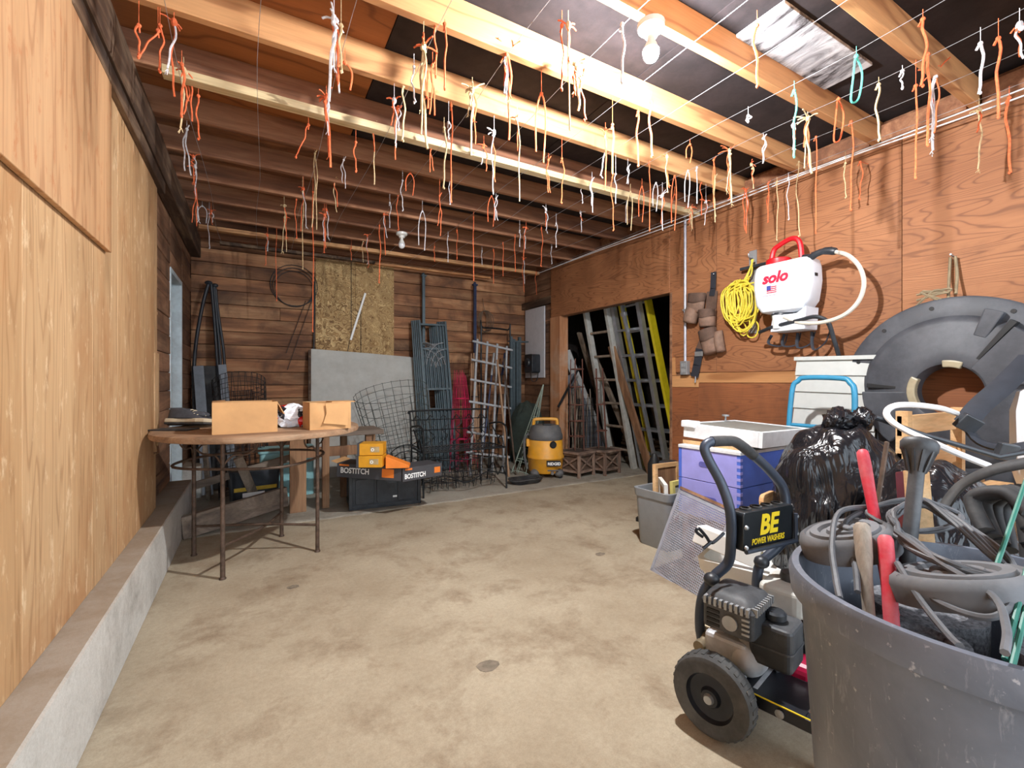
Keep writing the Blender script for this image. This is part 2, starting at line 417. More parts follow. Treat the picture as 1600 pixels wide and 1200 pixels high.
panel('batten', (-.30, 5.30, 2.40), (1.2, 5.36, 2.43), BEAM, ce, .002)
panel('batten', (1.0, 5.34, 2.40), (2.7, 5.40, 2.425), JOIST_L, ce, .002)

# side room beyond the opening
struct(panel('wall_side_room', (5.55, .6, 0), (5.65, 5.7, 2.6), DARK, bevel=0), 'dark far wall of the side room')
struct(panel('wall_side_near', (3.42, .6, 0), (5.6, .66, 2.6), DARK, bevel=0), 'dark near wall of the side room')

# burning bulb between the joists
GLASS = plain('frosted_glass', (236, 238, 242), .25, var=.02)
PORC = plain('porcelain', (226, 224, 218), .3, var=.04)
def bulb(name, label, loc, z, lit):
    t = thing(name, label, 'light bulb', (loc[0], loc[1], z), 0)
    MB().lathe([(.0, 0), (.055, 0), (.052, -.02), (.03, -.03), (.026, -.05), (0, -.05)], 20).build('lamp_holder', PORC, t, True)
    prof = [(.031, -.106), (.0315, -.118), (.029, -.132), (.022, -.144), (.012, -.151), (0, -.153)]
    MB().lathe([(0, -.048), (.014, -.05), (.015, -.066), (.024, -.086), (.0305, -.1055), (0, -.1055)], 16).build('shield_base', PORC, t, True)  # wide opaque base, shaped to hold back light going up to the joists
    if lit:
        n = NT('burning_bulb'); n.b.inputs['Emission Color'].default_value = (.97, .985, 1, 1); n.b.inputs['Emission Strength'].default_value = BULB; mt = n.set(.4)
    else: mt = GLASS
    MB().lathe(prof, 16).build('glass', mt, t, 'all')
bulb('ceiling_bulb', 'burning bulb in a white holder under a near joist', (1.40, 1.33), 2.5, True)
bulb('ceiling_bulb', 'unlit white bulb hanging from a far joist above the chipboard', (1.25, 4.40), 2.5, False)
# ------------------------------------------------------------------ wires and twine under the joists
TW = {'o': plain('orange_twine', (232, 112, 66), .8, var=.25, sc=60), 'w': plain('white_twine', (214, 210, 212), .85, var=.2, sc=60),
      'y': plain('straw_twine', (212, 186, 142), .9, var=.25, sc=60), 't': plain('turquoise_twine', (92, 196, 176), .7, var=.2, sc=60)}
TWN = {'o': 'orange', 'w': 'white', 'y': 'straw', 't': 'turquoise'}
WIRE = plain('grey_wire', (196, 196, 200), .4, .6, var=.1)
ZW = 2.45
for i in range(12):
    x = -.29 + .31*i; rr = random.Random(100+i)
    pts = [(x + .012*math.sin(k*1.9+i), -1.0 + k*.65, ZW - .012*math.sin(k*math.pi/2)**2) for k in range(11)]
    tag(MB().tube(smooth_path(pts, 3), .0011, 5).build('tie_wire', WIRE), 'thin grey wire stretched below the joists, ' + ('first', 'second', 'third', 'fourth', 'fifth', 'sixth', 'seventh', 'eighth', 'ninth', 'tenth', 'eleventh', 'twelfth')[i] + ' from the left', 'wire', 'wires strung below the joists')
CABLE = plain('white_cable', (222, 222, 224), .5, var=.05)
for dz, lab in ((0, 'upper white electric cable running along the right wall under the joists'), (-.035, 'lower sagging white electric cable along the right wall')):
    pts = [(3.20, -1.0, 2.46+dz*.2), (3.21, .6, 2.455+dz), (3.2, 1.5, 2.45+dz*.3), (3.19, 2.6, 2.455+dz), (3.2, 3.8, 2.46+dz*.4), (3.22, 5.0, 2.46)]
    tag(MB().tube(smooth_path(pts, 6), .0042, 6).build('electric_cable', CABLE), lab, 'cable')

TUFTS = '''217,40,85,os 247,48,98,ol 250,40,112,os 272,35,150,ob 284,100,182,oT 287,110,202,yb 295,122,196,od 310,150,217,os 292,202,275,wd 302,245,284,ob 305,260,342,wb 316,322,347,wU
330,330,352,ob 522,30,162,wB 533,40,112,ys 539,98,134,oU 510,152,262,oB 556,222,268,os 492,240,362,yd 489,300,518,oL 482,195,250,ol 537,250,305,wd 523,283,332,yb 474,295,362,ob 463,312,372,os 444,322,392,yb 510,328,388,ob
662,72,232,yB 681,40,120,os 695,38,139,os 647,105,160,ws 630,135,220,yT 616,157,222,wb 622,170,250,ob 581,195,290,yb 676,102,191,od 738,140,245,yB 705,165,315,oL 701,192,216,ws 694,200,294,yT 793,82,215,oB 846,147,250,oU 888,40,197,yb 878,40,140,os
772,207,305,wb 808,185,315,yb 756,228,267,ob 857,250,303,od 878,248,317,os 674,220,285,od 641,271,303,oU 629,282,329,ws 703,282,319,ws 687,306,370,od 768,307,352,oU 775,310,358,wd 853,327,360,wb 622,306,359,os 660,330,390,wU 609,317,355,ws 600,335,399,ob 740,339,438,oL
714,360,405,os 700,369,409,ws 679,386,408,os 593,352,442,oT 574,368,416,ob 567,375,410,yb 549,386,406,os 507,336,392,ob 473,300,420,yL 445,340,394,yb 432,356,470,oL 418,368,412,ob 304,300,375,od 327,334,388,ws 786,379,431,os 805,367,424,os 812,360,385,ws 822,356,402,ob 846,356,416,os 862,386,412,ws 869,349,386,ws 818,405,457,ob 838,425,460,os 753,392,413,ws 771,390,442,os
972,38,129,wT 901,102,170,yB 913,110,188,os 997,175,259,oT 1018,160,245,oT 957,195,271,oT 946,208,297,ob 958,272,360,os 962,272,317,ws 981,262,297,wd 1015,252,360,oL 1042,245,301,yb 1078,226,252,oU 1140,235,317,yB 1115,250,347,od 1075,267,322,wU 1089,262,317,ws 1054,275,358,oU 1096,285,335,os 1025,286,328,wU 1003,292,345,oU 985,300,358,yU 978,302,347,ws 925,282,345,wd 910,290,317,ws 907,332,358,wb 1035,305,360,wb 1054,304,350,oU 1080,325,358,yB 1117,277,355,yd 1174,257,295,yb 1165,297,358,ob 1193,216,260,wd 1169,181,190,ws 1103,315,350,wb 1183,40,135,oT
1241,142,245,tT 1338,88,158,tO 1262,185,275,yB 1240,196,230,wb 1275,214,364,oL 1310,155,220,oO 1373,132,219,yT 1330,190,328,oL 1462,114,232,wB 1442,30,134,oT 1450,85,227,oT 1431,134,278,oL 1532,68,145,wT 1560,60,183,oT 1577,153,270,oT 1593,40,95,wb 1530,173,263,yb 1344,253,311,os 1321,255,309,ys 1232,278,343,ws 1214,284,375,ys 1200,287,353,od 1248,253,369,ys 1166,298,387,od 1410,111,138,ws'''.split()
ORD = ('first', 'second', 'third', 'fourth', 'fifth', 'sixth', 'seventh', 'eighth', 'ninth', 'tenth', 'eleventh', 'twelfth', 'thirteenth', 'fourteenth'); TAGS = {}
def wav(p, q, rr, amp=.012, n=7):
    p, q = Vector(p), Vector(q); out = []
    ph = rr.uniform(0, 6); ph2 = rr.uniform(0, 6)
    for i in range(n+1):
        t = i/n; a = amp*math.sin(math.pi*min(1, t*1.6)/1.0) if i < n else amp*.5
        out.append(p.lerp(q, t) + Vector((a*math.sin(ph+t*5.5), a*math.sin(ph2+t*4.7), 0)))
    out[0] = p; return out
for k, spec in enumerate(TUFTS):
    px, y0, y1, cs = spec.split(','); px, y0, y1 = float(px), float(y0), float(y1); c, st = cs[0], cs[1]
    rr = random.Random(k*13+5)
    p = at(px, y0, Z=ZW); hang = None
    opts = []
    for wi in range(12):
        g = at(px, y0, X=-.29 + .31*wi)
        if 0 < g.y < 5.4 and 2.36 < g.z < 2.47: opts.append((abs(g.z - 2.44), g, Vector((g.x, g.y, 2.452))))
    for ji in range(-2, 12):
        g = at(px, y0, Y=.45 + .44*ji)
        if -.45 < g.x < 3.2 and 2.36 < g.z < 2.52: opts.append((abs(g.z - 2.47) + .015, g, Vector((g.x, g.y, 2.51))))
    if opts: _, p, hang = min(opts, key=lambda e: e[0])
    if p.x > 3.2: p = at(px, y0, X=3.2)
    if p.y > 5.4: p = at(px, y0, Y=5.4)
    if hang is None: hang = Vector((3.308, p.y, p.z + .012)) if p.x > 3.0 else Vector((p.x, 5.57, p.z)) if p.y > 5.2 else Vector((p.x, p.y, 2.51))
    f = p.x*_s + p.y*_c
    L = (y1 - y0)/FPX*f; q = p - Vector((0, 0, L))
    size = 'long' if L > .28 else 'short'
    where = ('by the left beam' if p.x < 0 else 'at the right wall' if p.x > 2.95 else 'by the back wall' if p.y > 4.2
             else 'under the nearest joists' if p.y < 2.2 else 'under middle joists on the left' if p.x < 1.4 else 'under middle joists on the right')
    R = .0030 if f > 2.6 else .0036
    kind = {'s': 'single', 'T': 'thick', 'L': 'very long', 'l': 'slanting', 'd': 'doubled', 'U': 'hooped', 'O': 'looped', 'b': 'frayed', 'B': 'bunched'}[st]
    lab = f'{kind} {size} {TWN[c]} twine {where}'
    grp = f'{kind} {size} {TWN[c]} twine {where}'
    one = None
    if st in 'sTLl':
        if st == 'l': q += Vector((-.06, 0, 0))
        m = MB().tube(smooth_path([p + Vector((0, .012, -.02)), p, ] + wav(p, q, rr, .008 if st == 'L' else .012)[1:], 2), R*(1.35 if st == 'T' else 1), 5)
        m.tube([p, hang], .0014, 4); m.ball(p, R*2.4, 6, 5); m.ball(q, (R*1.5, R*1.5, R*2.2), 6, 4)
        one = m.build('twine', TW[c], None, True)
    elif st == 'd':
        m = MB()
        for s_ in (-1, 1):
            e = q + Vector((.014*s_, .01*s_, L*rr.uniform(0, .35)))
            m.tube(smooth_path(wav(p, e, rr), 2), R, 5)
        m.tube([p, hang], .0014, 4); m.tube([p, p + Vector((.012, -.01, .022))], R, 5); m.ball(p, R*2.5, 6, 5)
        one = m.build('twine', TW[c], None, True)
    elif st in 'UO':
        w = .03 if st == 'U' else .05
        if st == 'U': pts = [q + Vector((-w, 0, L*.1)), p + Vector((-w, 0, -L*.35)), p, p + Vector((w, .01, -L*.3)), q + Vector((w*.8, .02, 0))]
        else: pts = [p, p + Vector((.05, 0, -L*.3)), q + Vector((.02, 0, L*.1)), q + Vector((-.02, .01, 0)), p + Vector((-.025, 0, -L*.5)), p + Vector((.0, .005, -.01))]
        m = MB().tube(smooth_path(pts, 6), R*1.1, 5); m.tube([p, hang], .0014, 4); m.ball(p, R*2.6, 6, 5)
        one = m.build('twine', TW[c], None, True)
    if one:
        tag(one, lab, 'twine', grp); TAGS.setdefault(lab, []).append((px, one))
    else:
        big = st == 'B'; t = thing('twine_bunch', lab, 'twine', p, 0, grp)
        TAGS.setdefault(lab, []).append((px, t)); o0 = Vector((0, 0, 0)); alt = {'o': 'w', 'w': 'o', 'y': 'o', 't': 'w'}[c]
        m = MB(); m.tube([o0, hang - p], .0014, 4); m.ball(o0, (R*3.2, R*3.2, R*5), 7, 5)
        for _ in range(3 if big else 1): m.ball((rr.uniform(-.01, .01), rr.uniform(-.01, .01), rr.uniform(-.03, .01)), R*2.6, 6, 5)
        m.build('knot', TW[c], t, True)
        m = MB()
        for j in range(6 if big else 3):
            a = rr.uniform(0, 6.28); e = rr.uniform(.03, .07 if big else .045)
            d = Vector((math.cos(a)*e, math.sin(a)*e, rr.uniform(-.3, .6)*e))
            m.tube(smooth_path([o0, d*.6 + Vector((0, 0, .006)), d], 2), R*.9, 5)
        m.build('loose_ends', TW['o' if rr.random() < .7 else c], t, True)
        for j in range(5 if big else 2):
            l = L*(1 if j == 0 else rr.uniform(.35, .9)); cc = c if j % 2 == 0 else alt
            e = Vector((rr.uniform(-.022, .022), rr.uniform(-.02, .02), -l))
            m = MB().tube(smooth_path(wav(o0, e, rr, .012), 2), R*(1.5 if big and j == 0 else 1), 5)
            if rr.random() < .5:
                for _ in range(4): m.tube([e, e + Vector((rr.uniform(-.012, .012), rr.uniform(-.012, .012), -rr.uniform(.01, .025)))], R*.45, 3)
            m.build('strand', TW[cc], t, True)
for lab, lst in TAGS.items():
    if len(lst) > 1:
        for i, (x, o) in enumerate(sorted(lst, key=lambda e: e[0])): o['label'] = f'{lab}, {ORD[i]} from left'
# ------------------------------------------------------------------ helpers for placing things
ZB = .008      # top of the raised back slab
def atf(px, py, f):
    u, v = (px - 800)/FPX, -(py - HOR)/FPX
    return Vector(((_s + _c*u)*f, (_c - _s*u)*f, CAMZ + v*f))
def frame2(a, b):
    """matrix with origin a, x towards b (level), z up"""
    a, b = Vector(a), Vector(b); x = Vector((b.x-a.x, b.y-a.y, 0)); w = x.length; x.normalize(); z = Vector((0, 0, 1)); y = z.cross(x)
    return Matrix(((x.x, y.x, 0, a.x), (x.y, y.y, 0, a.y), (0, 0, 1, a.z), (0, 0, 0, 1))), w
def leanM(base, top, side):
    """origin base, z towards top, x along side"""
    base, top = Vector(base), Vector(top); z = (top-base); L = z.length; z.normalize(); x = Vector(side); x = (x - z*x.dot(z)).normalized(); y = z.cross(x)
    return Matrix(((x.x, y.x, z.x, base.x), (x.y, y.y, z.y, base.y), (x.z, y.z, z.z, base.z), (0, 0, 0, 1))), L
def rrect(w, h, r, n=4, cx=0, cy=0):
    out = []
    for (sx, sy, a0) in ((1, 1, 0), (-1, 1, 90), (-1, -1, 180), (1, -1, 270)):
        for k in range(n+1):
            a = math.radians(a0 + 90*k/n); out.append((cx + sx*(w/2-r) + r*math.cos(a), cy + sy*(h/2-r) + r*math.sin(a)))
    return out
def ringpts(r, z=0, n=24, c=(0, 0)): return [(c[0]+r*math.cos(2*math.pi*k/n), c[1]+r*math.sin(2*math.pi*k/n), z) for k in range(n)]

IRON = plain('rusty_iron', (96, 78, 66), .65, .5, var=.35, sc=30)
BLACKIRON = plain('black_iron', (34, 36, 38), .5, .4, var=.2)
STEELG = plain('grey_green_steel', (84, 98, 104), .5, .35, var=.16)
CARD = plain('cardboard', (198, 152, 102), .85, var=.08, sc=9)
CARDI = plain('cardboard_inside', (170, 126, 82), .9, var=.08, sc=9)
BPLAST = plain('black_plastic', (36, 40, 46), .42, var=.2, dust=.25, dustc=(96, 100, 106))
BRUB = plain('black_rubber', (38, 38, 40), .7, var=.2, dust=.35, dustc=(110, 108, 104))
TABLEW = wood('table_top_wood', (116, 86, 62), (164, 130, 100), (196, 166, 136), 0, 9, 8, rv=.05, stain=(96, 74, 58), stain_amt=.5)
WEATH = wood('weathered_grey_wood', (92, 80, 70), (138, 122, 106), (172, 156, 138), 2, 10, 12, rv=.2)
WEATHB = wood('brown_rough_wood', (88, 60, 42), (134, 98, 70), (166, 128, 94), 2, 10, 12, rv=.2)
WEATHX = wood('weathered_lying_wood', (84, 74, 66), (126, 110, 96), (160, 144, 128), 0, 10, 12, rv=.2)
WHITE = plain('white_plastic', (232, 232, 228), .45, var=.04)
GREYP = plain('cement_panel', (186, 186, 180), .85, var=.07, sc=6, dust=.4, dustc=(158, 150, 140))
SILVER = plain('bare_aluminium', (176, 180, 186), .38, .75, var=.12, sc=12)
GALV = plain('galvanised', (170, 172, 174), .45, .6, var=.12)
YEL = plain('yellow_fibreglass', (214, 196, 30), .5, var=.08)
LETW = plain('white_print', (240, 240, 238), .6, var=.0, bump=0)
LETB = plain('black_print', (22, 22, 24), .6, var=.0, bump=0)
LETY = plain('yellow_print', (240, 208, 32), .6, var=.0, bump=0)
LETO = plain('orange_print', (226, 122, 40), .6, var=.0, bump=0)
LETR = plain('red_print', (196, 24, 60), .6, var=.0, bump=0)

# ------------------------------------------------------------------ round table on iron legs
TZ = .775; TC = Vector((.045, 3.17, 0))
tb = thing('round_table', 'round wooden table top on thin rusty iron legs against the left wall', 'table', TC)
MB().lathe([(0, .738), (.535, .738), (.548, .742), (.553, .756), (.549, .770), (.535, TZ), (0, TZ)], 64).build('tabletop', TABLEW, tb, True)
LEGS = [Vector((-.193, -.311, 0)), Vector((.292, -.136, 0)), Vector((-.364, .163, 0)), Vector((.114, .284, 0))]
for L in LEGS:
    l = MB().tube([L*1.0, L + V(0, 0, .2), L + V(0, 0, .737)], [.0125, .0115, .0105], 10).build('leg', IRON, tb, True)
    MB().lathe([(0, 0), (.017, 0), (.017, .006), (.013, .012), (0, .012)], 10, TR(L)).build('foot', IRON, l, True)
order = sorted(LEGS, key=lambda v: math.atan2(v.y, v.x))
pts = []
for i in range(4):
    a, b = order[i], order[(i+1) % 4]; mid = (a+b)*.5; mid = mid*(1.18*a.length/mid.length) if mid.length > .01 else mid
    pts += [a*1.02, (a+mid)*.53, mid*.95, (b+mid)*.53]
MB().tube([p + V(0, 0, .585) for p in smooth_path(pts, 3, True)], .0075, 8, True).build('ring_rail', IRON, tb, True)
MB().tube(smooth_path([LEGS[0]+V(0, 0, .175), V(0, 0, .16), LEGS[3]+V(0, 0, .165)], 6), .008, 8).build('stretcher', IRON, tb, True)
MB().tube(smooth_path([LEGS[2]+V(0, 0, .175), V(0, 0, .178), LEGS[1]+V(0, 0, .165)], 6), .008, 8).build('stretcher', IRON, tb, True)
for a in LEGS:
    n = Vector((-a.y, a.x, 0)).normalized()
    for s_ in (-1, 1):
        MB().tube(smooth_path([a+V(0, 0, .60), a*.97 + n*.05*s_ + V(0, 0, .655), a*.95 + n*.12*s_ + V(0, 0, .66), a*.95+n*.17*s_+V(0, 0, .70), a*.95+n*.15*s_+V(0, 0, .737)], 4), .005, 6).build('scroll_brace', IRON, tb, True)

# cardboard boxes on it
def open_box(name, label, a, b, h, d, flap=True, mat=CARD):
    M, w = frame2(a, b); t = thing(name, label, 'box', M=M); k = .004
    MB().b2((0, 0, 0), (w, k, h)).build('front_panel', mat, t, bevel=.001); MB().b2((0, d-k, 0), (w, d, h)).build('rear_panel', mat, t)
    MB().b2((0, k, 0), (k, d-k, h)).build('side_panel', mat, t); MB().b2((w-k, k, 0), (w, d-k, h)).build('side_panel', mat, t)
    MB().b2((k, k, 0), (w-k, d-k, k)).build('bottom', CARDI, t)
    if flap:
        MB().bar((w-.002, d*.5, h), (w+.035, d*.5, h-.07), d*.9, .004, (1, 0, .5)).build('flap', mat, t)
        MB().bar((.002, d*.5, h), (.06, d*.5, h+.005), d*.95, .004, (0, 0, 1)).build('flap', CARDI, t)
    return t, w
open_box('cardboard_box', 'plain open cardboard box in the middle of the round table', at(331, 680, Z=TZ), at(331, 680, Z=TZ) + V(.30, .02, 0), .165, .22)
M, w = frame2(at(484, 672.5, Z=TZ), at(484, 672.5, Z=TZ) + V(.225, .022, 0))
t = thing('cardboard_box', 'battered closed cardboard box with a torn flap at the table edge', 'box', M=M)
def dent(u, v): return .006*math.sin(u*9+v*5)
m = MB(); d, h = .2, .155
m.grid(lambda u, v: (u*w, dent(u, v)*(1 if 0 < u < 1 else 0), v*h), 8, 6); m.grid(lambda u, v: (w-u*w, d+dent(v, u), v*h), 4, 4)
m.grid(lambda u, v: (0, d-u*d, v*h), 2, 6); m.grid(lambda u, v: (w, u*d, v*h), 2, 6); m.grid(lambda u, v: (u*w, v*d, h-.008*math.sin(3.14*u)*math.sin(3.14*v)), 6, 4); m.b2((0.001, .001, 0), (w-.001, d-.001, .004))
m.build('carton', CARD, t, True)
MB().add([(w*.36, -.010, h*.95), (w*.93, -.008, h*.96), (w*.90, -.013, h*.12), (w*.30, -.016, h*.24), (w*.38, -.013, h*.6)], [(0, 4, 3, 2, 1)]).build('torn_flap', CARD, t, solid=.004)
MB().b2((w*.55, .02, h-.002), (w+.03, d*.8, h+.003)).build('flap', CARD, t)

# shoes
SUEDE = plain('dark_grey_suede', (74, 76, 82), .9, var=.25); CREAM = plain('cream_rubber', (206, 192, 164), .7, var=.1)
def shoe(label, loc, rz, tilt=0):
    t = thing('trainer_shoe', label, 'shoe', M=TR(loc, tilt, 0, rz))
    def outl(k): return [(x, y*k) for x, y in ((-.145, 0), (-.135, .03), (-.08, .038), (0, .034), (.07, .046), (.12, .04), (.145, .012), (.145, -.012), (.12, -.045), (.07, -.05), (0, -.036), (-.08, -.036), (-.135, -.03))]
    MB().prism(outl(1.0), 0, .012).build('outsole', BRUB, t, bevel=.003); MB().prism(outl(1.03), .012, .036).build('midsole', CREAM, t, bevel=.006)
    def up(u, v):
        a = 2*math.pi*u; x = -.135*math.cos(a); y = .042*math.sin(a)*(1-.15*math.cos(a))
        hgt = .10 if x < -.02 else .10 - (x+.02)*.40
        s_ = 1 - .55*v*v if x > -.02 else 1-.25*v
        return (x*(1-.04*v) if x < 0 else x*(1-.38*v*v), y*s_, .034 + (hgt-.034)*v)
    MB().grid(up, 24, 6, True).build('upper', SUEDE, t, 'all', solid=.004)
    MB().ball((.035, 0, .062), (.06, .025, .022), 12, 6).build('tongue', SUEDE, t, 'all')
    for k in range(4): MB().tube(smooth_path([(.0+.02*k, -.028, .075-.006*k), (.008+.02*k, 0, .092-.008*k), (.016+.02*k, .028, .075-.006*k)], 4), .003, 5).build('lace', CREAM, t, True)
p = at(288, 668, Z=TZ+.002)
shoe('grey and cream trainer lying at the wall end of the round table', p + V(.02, .04, .012), math.radians(-32), math.radians(-10))
shoe('dark trainer half hidden behind the other shoe on the round table', p + V(.03, .17, 0), math.radians(-20))
m = MB(); pr = random.Random(3)
q = at(268, 672, Z=TZ+.0005)
tag(MB().b2((-.10, -.05, 0), (.12, .06, .007), TR(q, 0, 0, -.5)).build('black_folder', BPLAST, bevel=.003), 'flat black folder under the shoe on the round table', 'folder')
# crumpled packaging
t = NT('printed_wrapper'); vec = t.coord((1, 1, 1)); vo = t.n('ShaderNodeTexVoronoi', i_Scale=15.0); t.l(vec, vo.inputs['Vector'])
sep = t.n('ShaderNodeSeparateColor'); t.l(vo.outputs['Color'], sep.inputs[0])
r = t.n('ShaderNodeValToRGB'); r.color_ramp.interpolation = 'CONSTANT'
for i, (pp, c) in enumerate(((0, srgb(232, 234, 240)), (.5, srgb(44, 46, 54)), (.8, srgb(216, 30, 26)), (.9, srgb(232, 234, 240)))):
    e = r.color_ramp.elements[i] if i < 2 else r.color_ramp.elements.new(pp)
    e.position = pp; e.color = c
t.l(sep.outputs[0], r.inputs[0]); t.col(r.outputs[0]); WRAP = t.set(.35)
def crumple(seed, R, amp=.25, nu=28, nv=18, base=True, sharp=2.2, oct_=3, squash=.75):
    rr = random.Random(seed); dirs = [(Vector((rr.gauss(0, 1), rr.gauss(0, 1), rr.gauss(0, 1))).normalized(), rr.uniform(2, 7), rr.uniform(0, 6.3), rr.uniform(.4, 1)) for _ in range(14)]
    def fn(u, v):
        a = 2*math.pi*u; b = math.pi*v; d = Vector((math.cos(a)*math.sin(b), math.sin(a)*math.sin(b), -math.cos(b)))
        s_ = 0
        for n, fr, ph, wt in dirs: s_ += wt*(abs(math.sin(n.dot(d)*fr*sharp + ph)) - .6)
        k = 1 + amp*s_/5
        p = Vector((d.x*R[0]*k, d.y*R[1]*k, d.z*R[2]*k))
        if base and p.z < -R[2]*squash: p.z = -R[2]*squash
        return p
    return fn
m = MB().grid(crumple(4, (.105, .085, .075), .5), 30, 20, True, TR(at(455, 668, Z=TZ) + V(.01, .06, .058)))
tag(m.build('crumpled_wrapper', WRAP), 'crumpled white, black and red wrapper between the two cardboard boxes', 'wrapper')

# ------------------------------------------------------------------ under and behind the table
bn = thing('wooden_bench', 'rough wooden workbench standing behind the round table', 'bench', (.30, 3.98, ZB))
for k in range(3): MB().b2((-.06, .02+.13*k, .585), (.68, .145+.13*k, .625)).build('top_plank', WEATHX, bn, bevel=.004)
for (x, y, w_, d_) in ((.0, .0, .12, .04), (.21, .03, .055, .05), (.56, .05, .05, .05), (.40, .33, .055, .05), (.64, .34, .08, .045)):
    MB().b2((x-w_/2, y, 0), (x+w_/2, y+d_, .585)).build('leg', WEATHB, bn, bevel=.003)
MB().b2((-.04, .05, .42), (.66, .08, .50)).build('apron', WEATHB, bn, bevel=.003)
def plank(name, label, a, b, w_, th, mat, up=(0, 0, 1), cat='plank', group=None):
    return tag(MB().bar(a, b, w_, th, up).build(name, mat, bevel=.003), label, cat, group)
plank('timber_plank', 'long weathered plank propped on edge beneath the round table', at(283, 826, Z=.08), at(448, 786, Z=.10) + V(0, .02, .05), .04, .15, WEATHX)
plank('timber_plank', 'upright grey plank behind the iron table legs', at(318, 800, Z=ZB) + V(0, .5, 0), at(320, 700, Y=4.25), .09, .03, WEATH, (1, 0, 0))
plank('timber_plank', 'slanting grey plank under the round table', at(372, 715, Y=4.15), at(404, 790, Z=ZB), .07, .03, WEATH, (0, 1, 0))
plank('timber_plank', 'dark plank leaning from footing to bench under the table', at(300, 760, Y=4.35), at(455, 715, Y=4.35), .03, .06, WEATHX)
# tub with label
a = at(392, 806, Z=ZB) + V(.02, .35, 0)
tt = thing('plastic_tub', 'black plastic tub with a yellow band under the table', 'tub', a, .15)
m = MB(); prof = []
for z, k in ((0, .9), (.02, .92), (.27, 1.0), (.30, 1.05), (.31, 1.05)): prof.append([(x*k, y*k, z) for x, y in rrect(.36, .26, .04)])
m.v = [p for ring in prof for p in ring]; n = len(prof[0])
m.f = [(i*n+j, i*n+(j+1) % n, (i+1)*n+(j+1) % n, (i+1)*n+j) for i in range(4) for j in range(n)] + [tuple(reversed(range(n))), tuple(4*n+j for j in range(n))]
m.build('tub_body', BPLAST, tt, True)
MB().b2((-.16, -.129, .15), (.15, -.125, .18)).build('label_band', plain('mustard_label', (196, 160, 40), .6), tt); MB().b2((-.10, -.129, .10), (.06, -.124, .135)).build('label_sticker', LETW, tt)
a = at(448, 716, Y=4.7)
TEAL = plain('pale_teal_plastic', (150, 200, 204), .5, var=.08)
t2 = thing('teal_storage_bin', 'pale teal plastic bin behind the bench', 'bin', (a.x, 4.72, ZB), 0)
MB().prism(rrect(.44, .3, .03), .0, .40).build('bin_body', TEAL, t2, bevel=.004); MB().prism(rrect(.47, .33, .03), .40, .43).build('lid', TEAL, t2, bevel=.006)
for k in range(4): MB().b2((-.16+.1*k, -.156, .06), (-.13+.1*k, -.149, .34)).build('rib', TEAL, t2)
a = at(560, 735, Z=ZB)
t2 = thing('blue_bucket', 'dark blue bucket in the shade behind the workbench', 'bucket', (1.02, 4.62, ZB), 0)
NAVY = plain('navy_plastic', (44, 58, 92), .5)
MB().lathe([(0, 0), (.11, 0), (.14, .30), (.15, .30), (.15, .32), (.135, .32), (.107, .01), (0, .01)], 20).build('bucket_body', NAVY, t2, True)
MB().tube(smooth_path([(.148*math.cos(q), .148*math.sin(q)*.4, .31 + .14*math.sin(q)) for q in [k*math.pi/8 for k in range(9)]], 2), .004, 6).build('bail', BLACKIRON, t2, True)

# ------------------------------------------------------------------ left back corner
t = thing('folded_canopy_frame', 'folded frame of black bent tubes leaning in the left back corner', 'frame', (-.38, 5.25, ZB))
o = Vector((-.38, 5.25, ZB))
def loc(px, py, y): return at(px, py, Y=y) - o
top = loc(326, 442, 5.42)
MB().tube(smooth_path([top, loc(317, 475, 5.4), loc(307, 530, 5.35), loc(303, 575, 5.3)], 5), .016, 10).build('bent_tube', BPLAST, t, True)
for k, (x0, x1) in enumerate(((330, 341), (334, 346), (337, 352))):
    MB().tube(smooth_path([loc(x0, 443+4*k, 5.42), loc(x0+4, 490, 5.4), loc(x1-3, 545, 5.36), loc(x1, 590, 5.3)], 5), .013, 10).build('bent_tube', BPLAST, t, True)
m = MB(); m.ball(top, (.035, .035, .022), 10, 6); m.ball(loc(336, 446, 5.42), (.03, .03, .02), 10, 6); m.tube([top, loc(338, 450, 5.42)], .012, 8); m.build('hinge_cap', BPLAST, t, True)
GREYM = plain('grey_channel', (122, 128, 136), .5, .3, var=.12)
MB().bar(loc(310, 572, 5.30), loc(326, 792, 5.0), .085, .03, (0, 1, 0)).build('channel', GREYM, t, bevel=.004)
MB().bar(loc(347, 570, 5.30), loc(368, 780, 5.0), .07, .03, (0, 1, 0)).build('channel', GREYM, t, bevel=.004)
m = MB(); q = [loc(299, 572, 5.36), loc(348, 572, 5.36), loc(364, 760, 5.1), loc(305, 770, 5.1)]
m.add(q, [(0, 1, 2, 3)]); m.build('dark_cover', BRUB, t, solid=.02)
def cage(name, label, M, r0, r1, h, nv, rings, wr, mat, group=None, cat='wire cage', diag=False):
    t = thing(name, label, cat, M=M, group=group)
    m = MB()
    for k in range(nv):
        a = 2*math.pi*k/nv; b = a + (.35 if diag else 0)
        m.tube([(r0*math.cos(a), r0*math.sin(a), 0), (r1*math.cos(b), r1*math.sin(b), h)], wr, 5)
        if diag:
            b = a - .35; m.tube([(r0*math.cos(a), r0*math.sin(a), 0), (r1*math.cos(b), r1*math.sin(b), h)], wr, 4)
    m.build('upright_wires', mat, t, True)
    for z in rings:
        r = r0 + (r1-r0)*z/h
        MB().tube(ringpts(r, z, 22), wr, 5, True).build('ring_wire', mat, t, True)
    return t
BWIRE = plain('black_wire', (44, 42, 42), .6, .3); GWIRE = plain('weathered_wire', (92, 96, 92), .6, .3); PWIRE = plain('pink_wire', (214, 40, 92), .5); RWIRE = plain('rust_wire', (104, 66, 54), .8, .2)
M, _ = leanM(at(372, 788, Z=ZB) + V(.05, .25, 0), at(372, 560, Y=5.35), (1, 0, 0))
